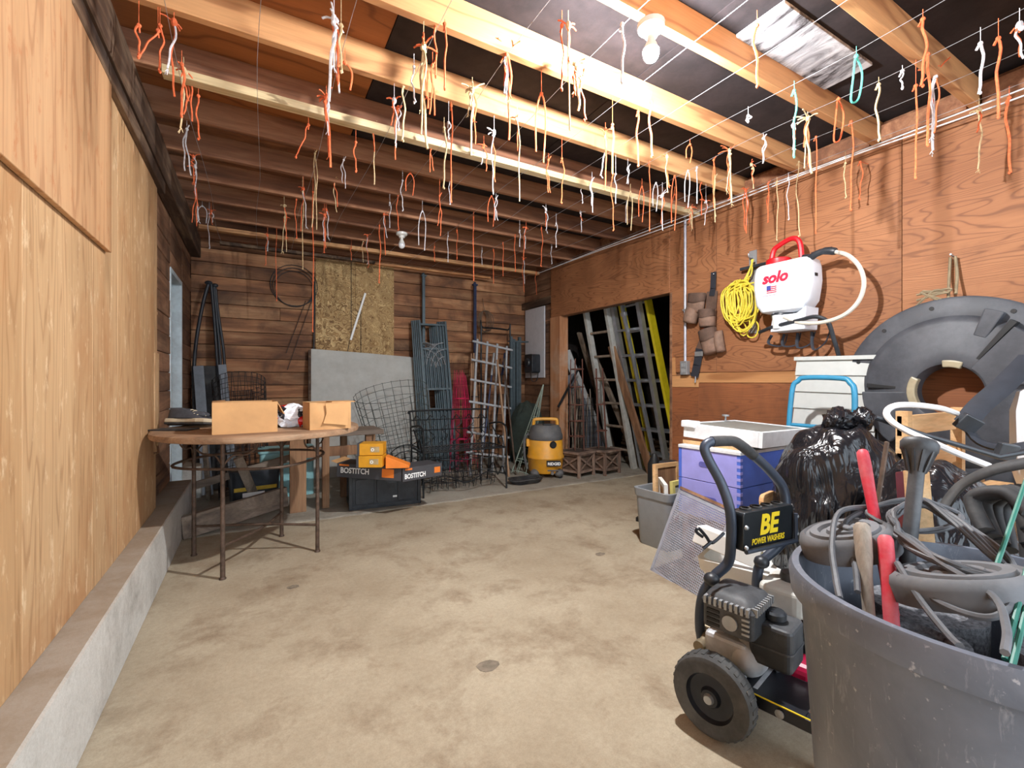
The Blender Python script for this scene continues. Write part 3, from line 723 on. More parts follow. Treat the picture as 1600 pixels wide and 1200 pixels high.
cage('wire_netting_roll', 'roll of black wire netting in the left back corner', M, .20, .23, 1.15, 26, [i*.05 for i in range(24)], .0026, BWIRE, cat='wire netting', diag=True)
# hoop and hanging wires on the back wall
c = at(460, 446, Y=5.54)
m = MB()
for k in range(3): m.tube([(c.x+(.235-.022*k)*math.cos(a), 5.543-.006*k, c.z-.02*k+(.225-.015*k)*math.sin(a)) for a in [2*math.pi*i/30 for i in range(30)]], .004, 6, True)
m.tube([at(478, 470, Y=5.53), at(447, 552, Y=5.52)], .003, 5).tube([at(487, 470, Y=5.53), at(449, 578, Y=5.52)], .003, 5)
tag(m.build('wire_hoop', BWIRE, None, True), 'black wire hoop hanging on the boards of the back wall', 'wire hoop')
m = MB().tube(smooth_path([at(492, 440, Y=5.53), at(491, 500, Y=5.53), at(490, 560, Y=5.5)], 4), .009, 7)
tag(m.build('power_cord', BRUB, None, True), 'dark cord hanging beside the chipboard sheet', 'cord')

# chipboard, cement panel
t = NT('chipboard_flakes'); vec = t.coord((1, 1, 1), jitter=False)
nz = t.noise(vec, 7, 2); ro = t.n('ShaderNodeVectorRotate', rotation_type='AXIS_ANGLE'); ro.inputs['Axis'].default_value = (0, 1, 0); t.l(vec, ro.inputs['Vector']); t.l(t.math('MULTIPLY', nz, 9.0), ro.inputs['Angle'])
mp = t.n('ShaderNodeMapping'); mp.inputs['Scale'].default_value = (1, 1, .3); t.l(ro.outputs[0], mp.inputs[0])
vo = t.n('ShaderNodeTexVoronoi', i_Scale=30.0); t.l(mp.outputs[0], vo.inputs['Vector']); se = t.n('ShaderNodeSeparateColor'); t.l(vo.outputs['Color'], se.inputs[0])
cc = t.ramp(se.outputs[0], [(0, srgb(116, 82, 46)), (.4, srgb(178, 140, 88)), (1, srgb(226, 194, 138))])
t.col(t.mix(.5, cc, t.ramp(vo.outputs['Distance'], [(0, 1.0), (.6, .55)]), 'MULTIPLY')); t.bump(vo.outputs['Distance'], .3, .004); OSB = t.set(.75)
ob = thing('chipboard_sheet', 'yellowish chipboard sheet nailed high on the back wall', 'chipboard', (.597, 5.545, 1.36))
MB().b2((0, 0, 0), (.43, .012, 1.08)).build('sheet', OSB, ob); MB().b2((.432, .001, 0), (.882, .013, 1.09)).build('sheet', OSB, ob)
m = MB().tube([at(549, 405, Y=5.53), at(549, 520, Y=5.53), at(543, 550, Y=5.53)], .0025, 5); tag(m.build('hanging_wire', BWIRE, None, True), 'dark wire hanging down the middle of the chipboard', 'wire')
m = MB().tube([at(564, 470, Y=5.53), at(564, 552, Y=5.53)], .0025, 5); tag(m.build('hanging_wire', BWIRE, None, True), 'short dark wire hanging right of the white strip', 'wire')
tag(MB().bar(at(571, 458, Y=5.525), at(548, 531, Y=5.525), .022, .004, (0, 1, 0)).build('plastic_strip', WHITE), 'thin white plastic strip slanting across the chipboard', 'strip')
M, L = leanM((.52, 5.26, ZB), (.545, 5.50, 1.41), (1, 0, 0))
cp = thing('cement_panel', 'large pale grey cement panel leaning below the chipboard', 'panel', M=M)
MB().prism([(0, 0), (1.19, 0), (1.19, L-.09), (1.15, L-.045), (.6, L-.02), (0, L)], 0, .012, Matrix(((1, 0, 0, 0), (0, 0, -1, 0), (0, 1, 0, 0), (0, 0, 0, 1)))).build('sheet', GREYP, cp)
MB().b2((-.03, -.035, 0), (-.004, .0, L-.02)).build('edge_batten', BEAM, cp)

# leaning wire cage in front of the panel
M, _ = leanM(at(652, 752, Z=ZB) + V(.0, .35, 0), at(607, 592, Y=4.75), (1, 0, 0))
cage('garden_wire_cage', 'large round cage of grey wire leaning against the cement panel', M, .30, .38, 1.0, 24, [.04, .13, .23, .33, .43, .53, .63, .73, .83, .92, .99], .0026, GWIRE)
M, _ = leanM(at(640, 752, Z=ZB) + V(.05, .2, 0), at(632, 690, Y=4.3), (1, 0, 0))
cage('garden_wire_cage', 'low black wire hoop support beside the crate', M, .17, .19, .38, 8, [.12, .25, .37], .005, BLACKIRON)

# ------------------------------------------------------------------ black crate with boxes
M, w = frame2(at(548, 798, Z=ZB), at(655, 786, Z=ZB))
cr = thing('folding_crate', 'black plastic folding crate on the floor before the iron bench', 'crate', M=M)
d, h = .38, .275
MB().b2((0, 0, 0), (w, d, .012)).build('base', BPLAST, cr)
for nm, lo, hi in (('front_wall', (0, .006, 0), (w, .014, h)), ('rear_wall', (0, d-.014, 0), (w, d-.006, h)), ('side_wall', (.006, .014, 0), (.014, d-.014, h)), ('side_wall', (w-.014, .014, 0), (w-.006, d-.014, h))):
    wl_ = MB().b2(lo, hi).build(nm, BPLAST, cr)
    if nm == 'front_wall':
        for k in range(3):
            x0 = .035 + k*(w-.05)/3; x1 = x0 + (w-.05)/3 - .022
            MB().prism(rrect(x1-x0, h-.07, .02, 4, (x0+x1)/2, h*.52), 0, .008, Matrix(((1, 0, 0, 0), (0, 0, 1, -.003), (0, 1, 0, 0), (0, 0, 0, 1)))).build('wall_panel', BPLAST, wl_, bevel=.003)
        MB().b2((w*.60, -.006, .075), (w*.66, -.003, .09)).build('sticker', LETW, wl_)
for z in (0, h-.03): MB().b2((-.004, -.004, z), (w+.004, .012, z+.028)).b2((-.004, d-.012, z), (w+.004, d+.004, z+.028)).b2((-.004, .012, z), (.012, d-.012, z+.028)).b2((w-.012, .012, z), (w+.004, d-.012, z+.028)).build('rim', BPLAST, cr, bevel=.003)
for x in (0.0, w): MB().b2((x-.014, -.008, 0), (x+.014, .02, h)).build('corner_post', BPLAST, cr, bevel=.003)
DGREY = plain('charcoal_carton', (66, 66, 70), .6, var=.06); AMBER = plain('amber_carton', (214, 150, 28), .6, var=.08); ORNG = plain('orange_carton', (232, 128, 40), .6, var=.06)
def carton(name, label, o, rz, dims, mat, tilt=(0, 0)):
    t = thing(name, label, 'box', M=TR(o, tilt[0], tilt[1], rz)); MB().b2((0, 0, 0), dims).build('carton', mat, t, bevel=.0015); return t
# nearest corner of the long box is at local origin + x
p0 = at(526, 745, Z=.32); p1 = at(626, 753, Z=.30)
M, w1 = frame2(p0, p1); M = M @ Matrix.Rotation(.03, 4, 'Y')
b1 = thing('nail_carton', 'long charcoal carton with white lettering across the crate corner', 'box', M=M)
MB().b2((0, 0, 0), (w1, .20, .105)).build('carton', DGREY, b1, bevel=.002)
RX = Matrix.Rotation(math.pi/2, 4, 'X')
text('lettering', 'BOSTITCH', .058, LETW, b1, TR((.03, -.0012, .035)) @ RX, bold=.0014, sx=.86)
MB().b2((w1-.15, -.0015, .02), (w1-.055, 0, .085)).build('orange_patch', LETO, b1); MB().b2((.02, -.0015, .088), (.10, 0, .100)).build('orange_tab', LETO, b1)
MB().bar((0, .1, .105), (-.05, .1, .12), .2, .003, (0, 0, 1)).build('flap', CARD, b1)
q0 = p1 + V(.012, -.015, 0); q1 = at(690, 744, Z=.30) + V(.02, .03, 0)
M, w2 = frame2(q0, q1)
b2 = thing('nail_carton', 'charcoal carton with white lettering at the right of the crate', 'box', M=M)
MB().b2((0, 0, 0), (w2*.98, .2, .10)).build('carton', DGREY, b2, bevel=.002)
text('lettering', 'BOSTITCH', .05, LETW, b2, TR((.015, -.0012, .02)) @ RX, bold=.0014, sx=.78)
MB().b2((.02, -.0015, .082), (.08, 0, .095)).build('orange_tab', LETO, b2); MB().b2((w2*.78, -.0015, .03), (w2*.93, 0, .075)).build('orange_patch', LETO, b2)
M, w3 = frame2(at(560, 733, Z=.42) + V(0, .05, 0), at(596, 733, Z=.42) + V(.015, .05, 0))
for k, lab in enumerate(('lower amber carton stacked on the charcoal boxes', 'upper amber carton on top of the crate pile')):
    t = thing('amber_carton', lab, 'box', M=M @ TR((.004*k, .004*k, .002 + .088*k), 0, 0, .06*k))
    MB().b2((0, 0, 0), (w3, .15, .084)).build('carton', AMBER, t, bevel=.002)
    MB().b2((w3*.5, -.0015, .022), (w3*.86, 0, .062)).build('picture_patch', plain('faded_print', (176, 152, 110), .6), t)
    MB().b2((-.006, -.001, 0), (.012, .15, .086)).build('dark_end', DGREY, t)
    text('lettering', 'O', .03, LETW, t, TR((w3*.52, -.0016, .03)) @ RX, bold=.001)
t = thing('orange_carton', 'orange wedge of carton lying against the amber boxes', 'box', M=M @ TR((w3+.02, .03, -.012), 0, 0, .1))
MB().prism([(0, 0), (.17, 0), (.17, .02), (0, .09)], 0, .11, Matrix(((1, 0, 0, 0), (0, 0, 1, 0), (0, 1, 0, 0), (0, 0, 0, 1)))).build('carton', ORNG, t, bevel=.002)
# ------------------------------------------------------------------ iron bench
bo = Vector((1.31, 3.92, ZB))
ib = thing('iron_bench', 'black wrought iron garden bench with scrolled back and arms', 'bench', bo, math.radians(-2))
BW, BD, SH, BH = .83, .42, .40, .74
for x in (0, BW):
    MB().tube(smooth_path([(x, 0, 0), (x, .01, .2), (x, 0, SH), (x, .0, SH+.16), (x, .06, SH+.22), (x, .2, SH+.23), (x, BD-.02, SH+.20)], 5), .009, 8).build('arm_and_leg', BLACKIRON, ib, True)
    MB().tube(smooth_path([(x, BD+.04, 0), (x, BD, .2), (x, BD-.02, SH), (x, BD+.03, BH-.06), (x, BD+.05, BH)], 5), .009, 8).build('back_post', BLACKIRON, ib, True)
    MB().tube(smooth_path([(x, .05, SH), (x, .12, SH+.10), (x, .2, SH+.05), (x, .14, SH+.02), (x, .25, SH+.12), (x, .33, SH+.18)], 5), .006, 6).build('arm_scroll', BLACKIRON, ib, True)
    MB().tube(smooth_path([(x, .02, .12), (x, .1, .2), (x, .2, .1), (x, .3, .2), (x, BD, .14)], 5), .006, 6).build('side_stretcher', BLACKIRON, ib, True)
MB().tube(smooth_path([(0, BD+.05, BH-.02), (.06, BD+.05, BH+.01), (BW-.06, BD+.05, BH+.01), (BW, BD+.05, BH-.02)], 6), .009, 8).build('top_rail', BLACKIRON, ib, True)
MB().tube([(0, BD, SH+.16), (BW, BD, SH+.16)], .006, 6).build('back_rail', BLACKIRON, ib, True); MB().tube([(0, BD+.03, SH+.26), (BW, BD+.03, SH+.26)], .005, 6).build('back_rail', BLACKIRON, ib, True)
for k in range(6):
    x = .07 + k*(BW-.14)/5
    MB().tube(smooth_path([(x-.06, BD, SH+.02), (x+.03, BD+.01, SH+.09), (x-.02, BD+.02, SH+.16), (x+.05, BD+.03, SH+.22), (x, BD+.04, SH+.30), (x-.04, BD+.04, SH+.25)], 4), .005, 6).build('back_scroll', BLACKIRON, ib, True)
m = MB().tube([(0, 0, SH), (BW, 0, SH), (BW, BD-.02, SH), (0, BD-.02, SH)], .007, 6, True); m.build('seat_frame', BLACKIRON, ib, True)
for k in range(26):
    x = .02 + k*(BW-.04)/25; MB().tube([(x, 0, SH+.002), (x, BD*.5, SH-.012), (x, BD-.02, SH+.002)], .0028, 5).build('seat_wire', BLACKIRON, ib, True)
for k in range(5): MB().tube([(0, .06+.08*k, SH-.004), (BW, .06+.08*k, SH-.004)], .0035, 5).build('seat_rod', BLACKIRON, ib, True)
MB().tube(smooth_path([(0, .0, .14), (BW*.25, .0, .18), (BW*.5, 0, .10), (BW*.75, 0, .18), (BW, 0, .14)], 6), .006, 6).build('front_stretcher', BLACKIRON, ib, True)
# heap of folded wire supports under the bench
for k in range(7):
    rr = random.Random(k+50); r = .13+.03*rr.random()
    M = TR((1.38+.105*k, 4.12+.05*rr.random(), ZB+.02), rr.uniform(-.15, .15), rr.uniform(-.2, .2), rr.random()*3)
    cage('plant_support', ('first', 'second', 'third', 'fourth', 'fifth', 'sixth', 'seventh')[k] + ' small black wire plant support from the left under the iron bench', M, r*.7, r, .29, 7, [.06, .16, .28], .0032, BLACKIRON, 'wire plant supports under the bench', 'plant support')

# ------------------------------------------------------------------ stack of steel fence panels
def fence_panel(label, M, H=1.78, Wd=.33):
    t = thing('steel_fence_panel', label, 'fence panel', M=M, group='steel panels leaning at the back wall')
    for x in (0, Wd): MB().b2((x-.013, -.013, 0), (x+.013, .013, H)).build('upright', STEELG, t)
    for z in (.02, .70, .95, H-.36, H-.06): MB().b2((0, -.01, z), (Wd, .01, z+.022)).build('rail', STEELG, t)
    for k in range(1, 7):
        x = Wd*k/7
        MB().b2((x-.007, -.007, .04), (x+.007, .007, .70)).build('bar', STEELG, t)
        if not 2 <= k <= 4: MB().b2((x-.007, -.007, .70), (x+.007, .007, .95)).build('bar', STEELG, t)
        MB().b2((x-.007, -.007, .97), (x+.007, .007, H-.36)).build('bar', STEELG, t)
    for k in (4.6, 5.4, 6.2): MB().b2((Wd*k/7-.006, -.006, H-.34), (Wd*k/7+.006, .006, H-.06)).build('bar', STEELG, t)
    for j in range(3):
        for s_ in (0, 1):
            c = Wd*(.15 if s_ else .85); r = .12 + .06*j
            pts = [(max(.01, min(Wd-.01, c + (1 if s_ else -1)*r*math.sin(a))), -.012, H-.62 + r*1.6*math.cos(a)*.9) for a in [i*1.35/8 for i in range(9)]]
            MB().tube(pts, .005, 5).build('arc', GALV, t, True)
    return t
side = (1, 0, 0)
names = ('front', 'second', 'third', 'fourth', 'rearmost')
for k in range(5):
    tp = at(652, 497, Y=5.30 + .035*k) + V(.02-.022*k, 0, 0); b = V(at(672, 700, Y=5.0).x - .012*k, 5.0 + .045*k, ZB)
    M, L = leanM(b, tp, side); fence_panel(f'grey green steel fence panel, {names[k]} of the leaning stack', M, min(L, 1.80))
# posts against the back wall
def post(label, x, y, z1, mat, z0=ZB, w_=.035, cap=True):
    t = thing('metal_post', label, 'post', (x, y, z0))
    MB().b2((-w_/2, -w_/2, 0), (w_/2, w_/2, z1-z0)).build('shaft', mat, t, bevel=.002)
    if cap: MB().b2((-w_*.9, -w_*.7, z1-z0), (w_*.9, w_*.7, z1-z0+.02)).ball((0, 0, z1-z0+.03), .02, 10, 6).build('cap', mat, t, True)
    return t
p = at(662, 432, Y=5.45); post('tall grey post with a cap behind the steel panels', p.x, 5.46, p.z, STEELG)
p = at(743, 446, Y=5.40); BLUEG = plain('dark_blue_steel', (44, 54, 84), .5, .3); post('tall dark blue post behind the wooden trellis', p.x, 5.42, p.z, BLUEG)
# bundle of square tubes at the right of the trellis
p = at(806, 526, Y=5.15); t = thing('steel_tube_bundle', 'bundle of grey blue square tubes right of the trellis', 'tubes', (p.x-.08, 5.15, ZB))
for k in range(4): MB().b2((.045*k, .012*(k % 2), 0), (.045*k+.034, .034+.012*(k % 2), p.z-ZB-.03*(k % 3))).build('tube', STEELG, t)
MB().b2((-.01, -.01, p.z-.08), (.27, .06, p.z-.06)).build('tie_bar', STEELG, t)
# black bent frame
a, b = at(752, 512, Y=5.3), at(797, 516, Y=5.3)
m = MB().tube(smooth_path([(a.x, 5.3, ZB), (a.x, 5.3, a.z-.05), (a.x+.03, 5.3, a.z), (b.x-.04, 5.3, b.z), (b.x, 5.3, b.z-.06), (b.x, 5.3, ZB)], 5), .012, 8)
tag(m.build('bent_tube_frame', BLACKIRON, None, True), 'black tube bent into an upright frame behind the trellis', 'frame')
p = at(757, 500, Y=5.45); m = MB()
for k in range(5): m.tube(smooth_path([(p.x + (.07+.012*k)*math.sin(a_)*(.6+.1*k), 5.46-.012*k, p.z-.02 + .14*math.cos(a_)) for a_ in [2*math.pi*i/10 for i in range(10)]], 3, True), .005, 5, True)
m.tube([(p.x, 5.45, p.z+.12), (p.x+.01, 5.53, p.z+.30)], .004, 5)
tag(m.build('rope_coil', plain('old_rope', (104, 86, 70), .9), None, True), 'small coil of dull rope hanging on the back wall above the trellis', 'rope')
# trellis
GREYW = plain('pale_grey_paint', (160, 162, 164), .7, var=.16, sc=14)
b = at(745, 748, Z=ZB) + V(0, .18, 0); tp = at(746, 530, Y=5.05); M, L = leanM(b, tp, side)
tr = thing('wooden_trellis', 'pale grey slatted trellis leaning upright by the steel panels', 'trellis', M=M)
for k in range(4): MB().b2((k*.135-.012, -.008, 0), (k*.135+.012, .008, L)).build('slat', GREYW, tr, bevel=.001)
for z in (.25, .48, .84, 1.11, 1.36, 1.60):
    if z < L: MB().b2((-.07, -.024, z-.012), (.48, -.008, z+.012)).build('cross_slat', GREYW, tr, bevel=.001)
# bundle of stakes
STK = wood('stake_wood', (130, 96, 70), (170, 134, 104), (200, 168, 138), 2, 12, 18, rv=.3)
c = at(760, 742, Z=ZB) + V(.05, .35, 0); t = thing('stake_bundle', 'bundle of thin brown garden stakes behind the trellis', 'stakes', c)
for k in range(11):
    rr = random.Random(k); x, y = rr.uniform(-.07, .07), rr.uniform(-.05, .05)
    MB().tube([(x*1.3, y, 0), (x*.45+.02, y*.5+.14, 1.35+rr.uniform(-.12, .08))], .008, 6).build('stake', STK, t, True)
MB().tube(ringpts(.045, .86, 14, (.012, .09)), .006, 5, True).build('tie', BRUB, t, True)
plank('broom_handle', 'single pale pole slanting in front of the trellis', at(795, 745, Z=ZB), at(777, 562, Y=4.75), .02, .02, STK, (0, 1, 0), 'pole')
plank('broom_handle', 'thin dark pole slanting right of the trellis', at(806, 742, Z=ZB), at(787, 560, Y=4.9), .016, .016, IRON, (0, 1, 0), 'pole')
# stray garden tools stuck among them
for k, (x0, x1) in enumerate(((770, 772), (784, 789))):
    t = thing('garden_tool', ('blue handled garden tool standing behind the trellis', 'black handled garden tool beside the trellis slats')[k], 'tool', at(x0, 745, Z=ZB) + V(0, .3, 0))
    o_ = Vector(t.location); e = at(x1, 552, Y=5.1) - o_
    MB().tube([(0, 0, 0), e*.8], .011, 8).build('shaft', (BLUEG, BLACKIRON)[k], t, True); MB().tube([e*.8, e], .017, 8).build('grip', (GALV, BLUEG)[k], t, True)
# pink and rusty tomato cages
for k in range(3):
    b = V(at(724, 728, Y=4.95).x, 4.93+.045*k, ZB); M, L = leanM(b, b + V(.01, .10, 1.15), side)
    cage('tomato_cage', ('bright pink wire tomato cage, foremost of the nested three', 'pink wire tomato cage nested behind the first', 'pink wire tomato cage rearmost of the nested three')[k], M, .18-.012*k, .05, 1.12+.03*k, 8, [.12, .36, .6, .84], .0024, PWIRE, 'pink tomato cages')
b = V(at(715, 735, Y=5.25).x, 5.24, ZB); M, L = leanM(b, b + V(.0, .08, 1.35), side)
cage('wire_mesh_roll', 'rust red wire mesh roll standing behind the pink cages', M, .19, .18, 1.3, 14, [i*.11 for i in range(12)], .002, RWIRE, cat='wire mesh')
# conical wire obelisk by the vacuum
b = at(818, 745, Z=ZB) + V(.02, .1, 0); M, L = leanM(b, at(849, 601, Y=4.55), side)
cage('wire_obelisk', 'tall pale green wire cone leaning beside the vacuum cleaner', M, .11, .004, L, 8, [.02, .16, .32, .5, .68], .0035, plain('sage_wire', (150, 164, 150), .6, .2), cat='plant support')
# dark green sack
t = thing('garden_sack', 'dark green sack slumped behind the vacuum cleaner', 'sack', (3.02, 4.95, ZB))
MB().grid(crumple(21, (.24, .18, .42), .22, squash=.86), 32, 22, True, TR((0, 0, .36))).build('sack_body', plain('dark_green_cloth', (48, 58, 52), .9, var=.2), t, True)
m = MB()
for k in range(4): m.tube([(2.42+(.15+.012*k)*math.cos(a_), 4.0+(.09+.01*k)*math.sin(a_), ZB+.010+.012*k+.006*math.sin(3*a_)) for a_ in [2*math.pi*i/26 for i in range(26)]], .008, 6, True)
tag(m.build('hose_coil', BRUB, None, True), 'dark hose coiled on the floor left of the vacuum cleaner', 'hose')

# white panel and black box on the right wall by the corner
tag(MB().b2((3.325, 5.02, 1.10), (3.345, 5.50, 2.05)).build('white_plank', plain('white_board', (206, 208, 214), .7, var=.05), bevel=.002), 'white upright board fixed by the back right corner', 'board')
t = thing('meter_box', 'black electrical box on the white board by the corner', 'electrical box', (3.325, 5.21, 1.17))
MB().prism(rrect(.20, .25, .03), 0, .13, Matrix(((0, 0, -1, 0), (-1, 0, 0, 0), (0, 1, 0, .12), (0, 0, 0, 1)))).build('case', BPLAST, t, bevel=.006)
MB().lathe([(0, 0), (.055, 0), (.06, .012), (.05, .03), (0, .036)], 20, TR((-.13, 0, .13), 0, -math.pi/2, 0)).build('dial_cover', BPLAST, t, True)
MB().tube(smooth_path([(-.06, .05, 0), (-.05, .05, -.08), (-.04, .02, -.12), (-.03, -.06, -.1), (-.02, -.08, 0)], 5), .006, 6).build('lead', BRUB, t, True)

# ------------------------------------------------------------------ vacuum cleaner
vo_ = Vector((2.80, 4.20, ZB)); face = math.atan2(-vo_.y, -vo_.x) + math.pi/2
vc = thing('shop_vacuum', 'orange yellow drum vacuum cleaner with grey lid on the floor', 'vacuum cleaner', vo_, face + .12)
VY = plain('vacuum_orange', (224, 156, 36), .5, var=.08, dust=.35, dustc=(190, 160, 110)); VG = plain('vacuum_grey', (84, 84, 86), .6, var=.12, dust=.3)
MB().lathe([(0, .05), (.17, .05), (.185, .07), (.195, .20), (.205, .21), (.205, .225), (.196, .24), (.185, .40), (.175, .41), (0, .41)], 40).build('drum', VY, vc, True)
MB().lathe([(0, .405), (.182, .405), (.19, .415), (.188, .46), (.178, .475), (.168, .53), (.14, .565), (0, .575)], 40).build('lid', VG, vc, True)
MB().tube(smooth_path([(-.13, 0, .555), (-.128, 0, .60), (-.10, 0, .625), (.10, 0, .625), (.128, 0, .60), (.13, 0, .555)], 5), .018, 8).build('carry_handle', VY, vc, True)
MB().lathe([(.034, -.01), (.04, 0), (.036, .012), (.03, .004), (.028, -.012)], 20, TR((.06, -.178, .365), math.pi/2, 0, .3)).build('port_ring', BPLAST, vc, True); MB().lathe([(0, 0), (.03, 0), (.03, .01), (0, .01)], 16, TR((.06, -.178, .365), math.pi/2, 0, .3)).build('hose_port', LETB, vc)
sg = MB().b2((-.012, -.216, .14), (.135, -.192, .20)).build('name_plate', LETB, vc)
text('lettering', 'RIDGID', .04, LETW, vc, TR((-.003, -.2175, .155)) @ RX, bold=.0016, sx=1.05)
MB().b2((.0, -.19, .085), (.12, -.186, .10)).build('drain_mark', VG, vc)
MB().lathe([(0, 0), (.018, 0), (.018, .02), (0, .02)], 14, TR((.05, -.185, .065), math.pi/2, 0, 0)).build('drain_cap', VG, vc, True)
for k in range(4):
    a_ = math.radians(45+90*k); x, y = .185*math.cos(a_), .185*math.sin(a_)
    c = MB().ball((x, y, .055), (.052, .052, .045), 12, 8).build('caster_foot', VG, vc, True)
    MB().lathe([(0, -.011), (.024, -.011), (.024, .011), (0, .011)], 14, TR((x*1.08, y*1.08, .024), math.pi/2, 0, a_)).build('wheel', BPLAST, c, True)
MB().b2((-.215, -.05, .33), (-.18, .05, .41)).build('latch', VY, vc, bevel=.006); MB().b2((-.04, -.12, .56), (.05, -.07, .585)).build('switch_cover', LETB, vc, bevel=.004)
MB().tube(smooth_path([(-.19, -.03, .47), (-.235, -.02, .40), (-.23, 0, .2), (-.20, .0, .08)], 5), .014, 8).build('hose_cuff', VG, vc, True)

# ------------------------------------------------------------------ lattice planters
RUST = wood('rusty_lattice', (84, 66, 56), (126, 102, 88), (160, 136, 118), 2, 10, 10, rv=.1)
def planter(label, o, rz, s_=.27, h=.26):
    t = thing('lattice_planter', label, 'planter', o, rz)
    MB().b2((-s_/2+.02, -s_/2+.02, .05), (s_/2-.02, s_/2-.02, h-.04)).build('liner', plain('planter_liner', (96, 76, 62), .9, var=.3), t)
    for x in (-1, 1):
        for y in (-1, 1): MB().b2((x*s_/2-.014, y*s_/2-.014, 0), (x*s_/2+.014, y*s_/2+.014, h)).build('corner_post', RUST, t, bevel=.003)
    for k in range(4):
        R_ = Matrix.Rotation(k*math.pi/2, 4, 'Z'); q = s_/2
        MB().b2((-q, -q-.006, h-.03), (q, -q+.012, h-.005), R_).build('top_rail', RUST, t); MB().b2((-q, -q-.006, .05), (q, -q+.010, .075), R_).build('bottom_rail', RUST, t)
        for s2 in (-1, 1): MB().bar(R_ @ V(-q*s2, -q-.002, .07), R_ @ V(q*s2, -q-.002, h-.03), .006, .018).build('cross_lath', RUST, t)
    MB().b2((-s_/2-.03, -s_/2-.03, h-.006), (s_/2+.03, s_/2+.03, h+.012)).build('rim', RUST, t, bevel=.003); MB().b2((-s_/2+.03, -s_/2+.03, h+.012), (s_/2-.03, s_/2-.03, h+.015)).build('soil', plain('dry_soil', (70, 56, 46), .95, var=.4, sc=60), t)
    return t
planter('rusty lattice planter next to the vacuum cleaner', (3.12, 4.06, ZB), .28); planter('rusty lattice planter farther right before the ladders', (3.46, 4.02, ZB), .22)
M, L = leanM((3.14, 4.07, ZB+.28), (3.16, 4.10, 1.30), side)
cage('rusty_obelisk', 'rusty wire plant tower standing in the left planter', M, .09, .07, L, 5, [.15, .32, .5, .7, .9], .006, RWIRE, cat='plant support')
M, L = leanM((3.47, 4.03, ZB+.28), (3.44, 4.05, 1.2), side)
cage('rusty_obelisk', 'brown wire plant tower standing in the right planter', M, .06, .05, L, 4, [.2, .5, .8], .007, RWIRE, cat='plant support')

# ------------------------------------------------------------------ ladders and lumber in the side room
def ladder(label, fx, tx, H, y0, y1, rw, rd, mat, rmat, n, rung='round', name='ladder', slant=0):
    M, L = leanM((fx, y0, .005), (tx, y0+slant, H), (0, 1, 0)); w_ = y1-y0
    t = thing(name, label, 'ladder', M=M)
    for x in (0, w_): MB().b2((x-rw/2, -rd/2, 0), (x+rw/2, rd/2, L)).build('rail', mat, t, bevel=.003)
    for k in range(n):
        z = .22 + k*.29
        if z > L-.1: break
        if rung == 'round': MB().tube([(0, 0, z), (w_, 0, z)], .016, 10).build('rung', rmat, t, True)
        else: MB().b2((rw/2, -rd/2+.005, z-.012), (w_-rw/2, rd/2-.005, z+.012)).build('rung', rmat, t, bevel=.002)
    return t, L
ladder('old grey wooden ladder with round rungs leaning in the opening', 3.95, 3.47, 2.15, 4.02, 4.40, .045, .07, plain('worn_grey_rail', (176, 176, 170), .7, var=.16, sc=16), WEATH, 7)
ladder('bare aluminium ladder leaning between the wooden and yellow ladders', 4.02, 3.50, 2.15, 3.56, 3.95, .045, .06, SILVER, SILVER, 7, 'flat')
yl, L = ladder('yellow fibreglass ladder, nearest in the opening', 4.13, 3.60, 2.10, 3.46, 3.86, .034, .085, YEL, SILVER, 7, 'flat', slant=.05)
text('lettering', 'FEATHERLITE', .075, LETB, yl, TR((-.016, -.022, L-.42)) @ Matrix(((0, 0, -1, 0), (0, 1, 0, 0), (1, 0, 0, 0), (0, 0, 0, 1))) @ Matrix.Rotation(math.pi, 4, 'Z') @ TR((-.05, -.05, 0)), bold=.0012, sx=.8)
MB().b2((-.0165, -.03, L*.38), (-.015, .03, L*.46)).build('warning_label', LETW, yl)
m, L2 = leanM((3.94, 3.64, .005), (3.462, 3.74, 2.0), (0, 1, 0)); sp = thing('aluminium_prop', 'slim shiny aluminium prop leaning on the yellow ladder', 'prop', M=m)
MB().b2((-.013, -.02, 0), (.013, .02, L2)).build('channel', SILVER, sp, bevel=.002); MB().b2((-.02, -.03, L2-.24), (.05, .0, L2-.20)).build('bracket', GALV, sp)
plank('timber_plank', 'brown plank leaning between the two ladders', at(1018, 742, Z=0), at(955, 540, X=3.62), .03, .10, WEATHB, (0, 1, 0))
plank('timber_plank', 'second brown plank leaning low behind the wooden ladder', at(1000, 730, Z=0), at(930, 560, X=3.75), .03, .08, WEATH, (0, 1, 0))
plank('timber_plank', 'third grey plank leaning behind the wooden ladder rungs', at(960, 705, Z=0), at(905, 520, X=3.66), .03, .07, WEATH, (0, 1, 0))
plank('white_board', 'white painted board leaning at the left of the opening', at(950, 712, Z=0), at(884, 548, X=3.52), .02, .12, plain('white_wood_paint', (214, 214, 212), .7, var=.08, dust=.4), (-.5, .85, 0), 'board')
plank('sheet_offcut', 'grey sheet leaning deep in the left of the opening', (3.98, 4.72, 0.0), (3.60, 4.98, 1.1), .02, .35, plain('slate_sheet', (120, 124, 132), .8), (-.5, .85, 0), 'sheet')
plank('black_pole', 'short black pole slanting across the timber post', at(872, 636, X=3.22), at(906, 572, X=3.50), .022, .022, BLACKIRON, (0, 1, 0), 'pole')
for k in range(5):
    z = .10 + .05*k; rr = random.Random(70+k)
    plank('lumber_board', ('lowest', 'second lowest', 'middle', 'second highest', 'topmost')[k] + ' weathered board of the pile behind the ladders', (4.32+rr.uniform(-.03, .03), 2.98, z), (4.40, 4.62+rr.uniform(-.1, .1), z+rr.uniform(0, .02)), .16, .035, WEATHX, group='lumber pile in the side room', cat='board')
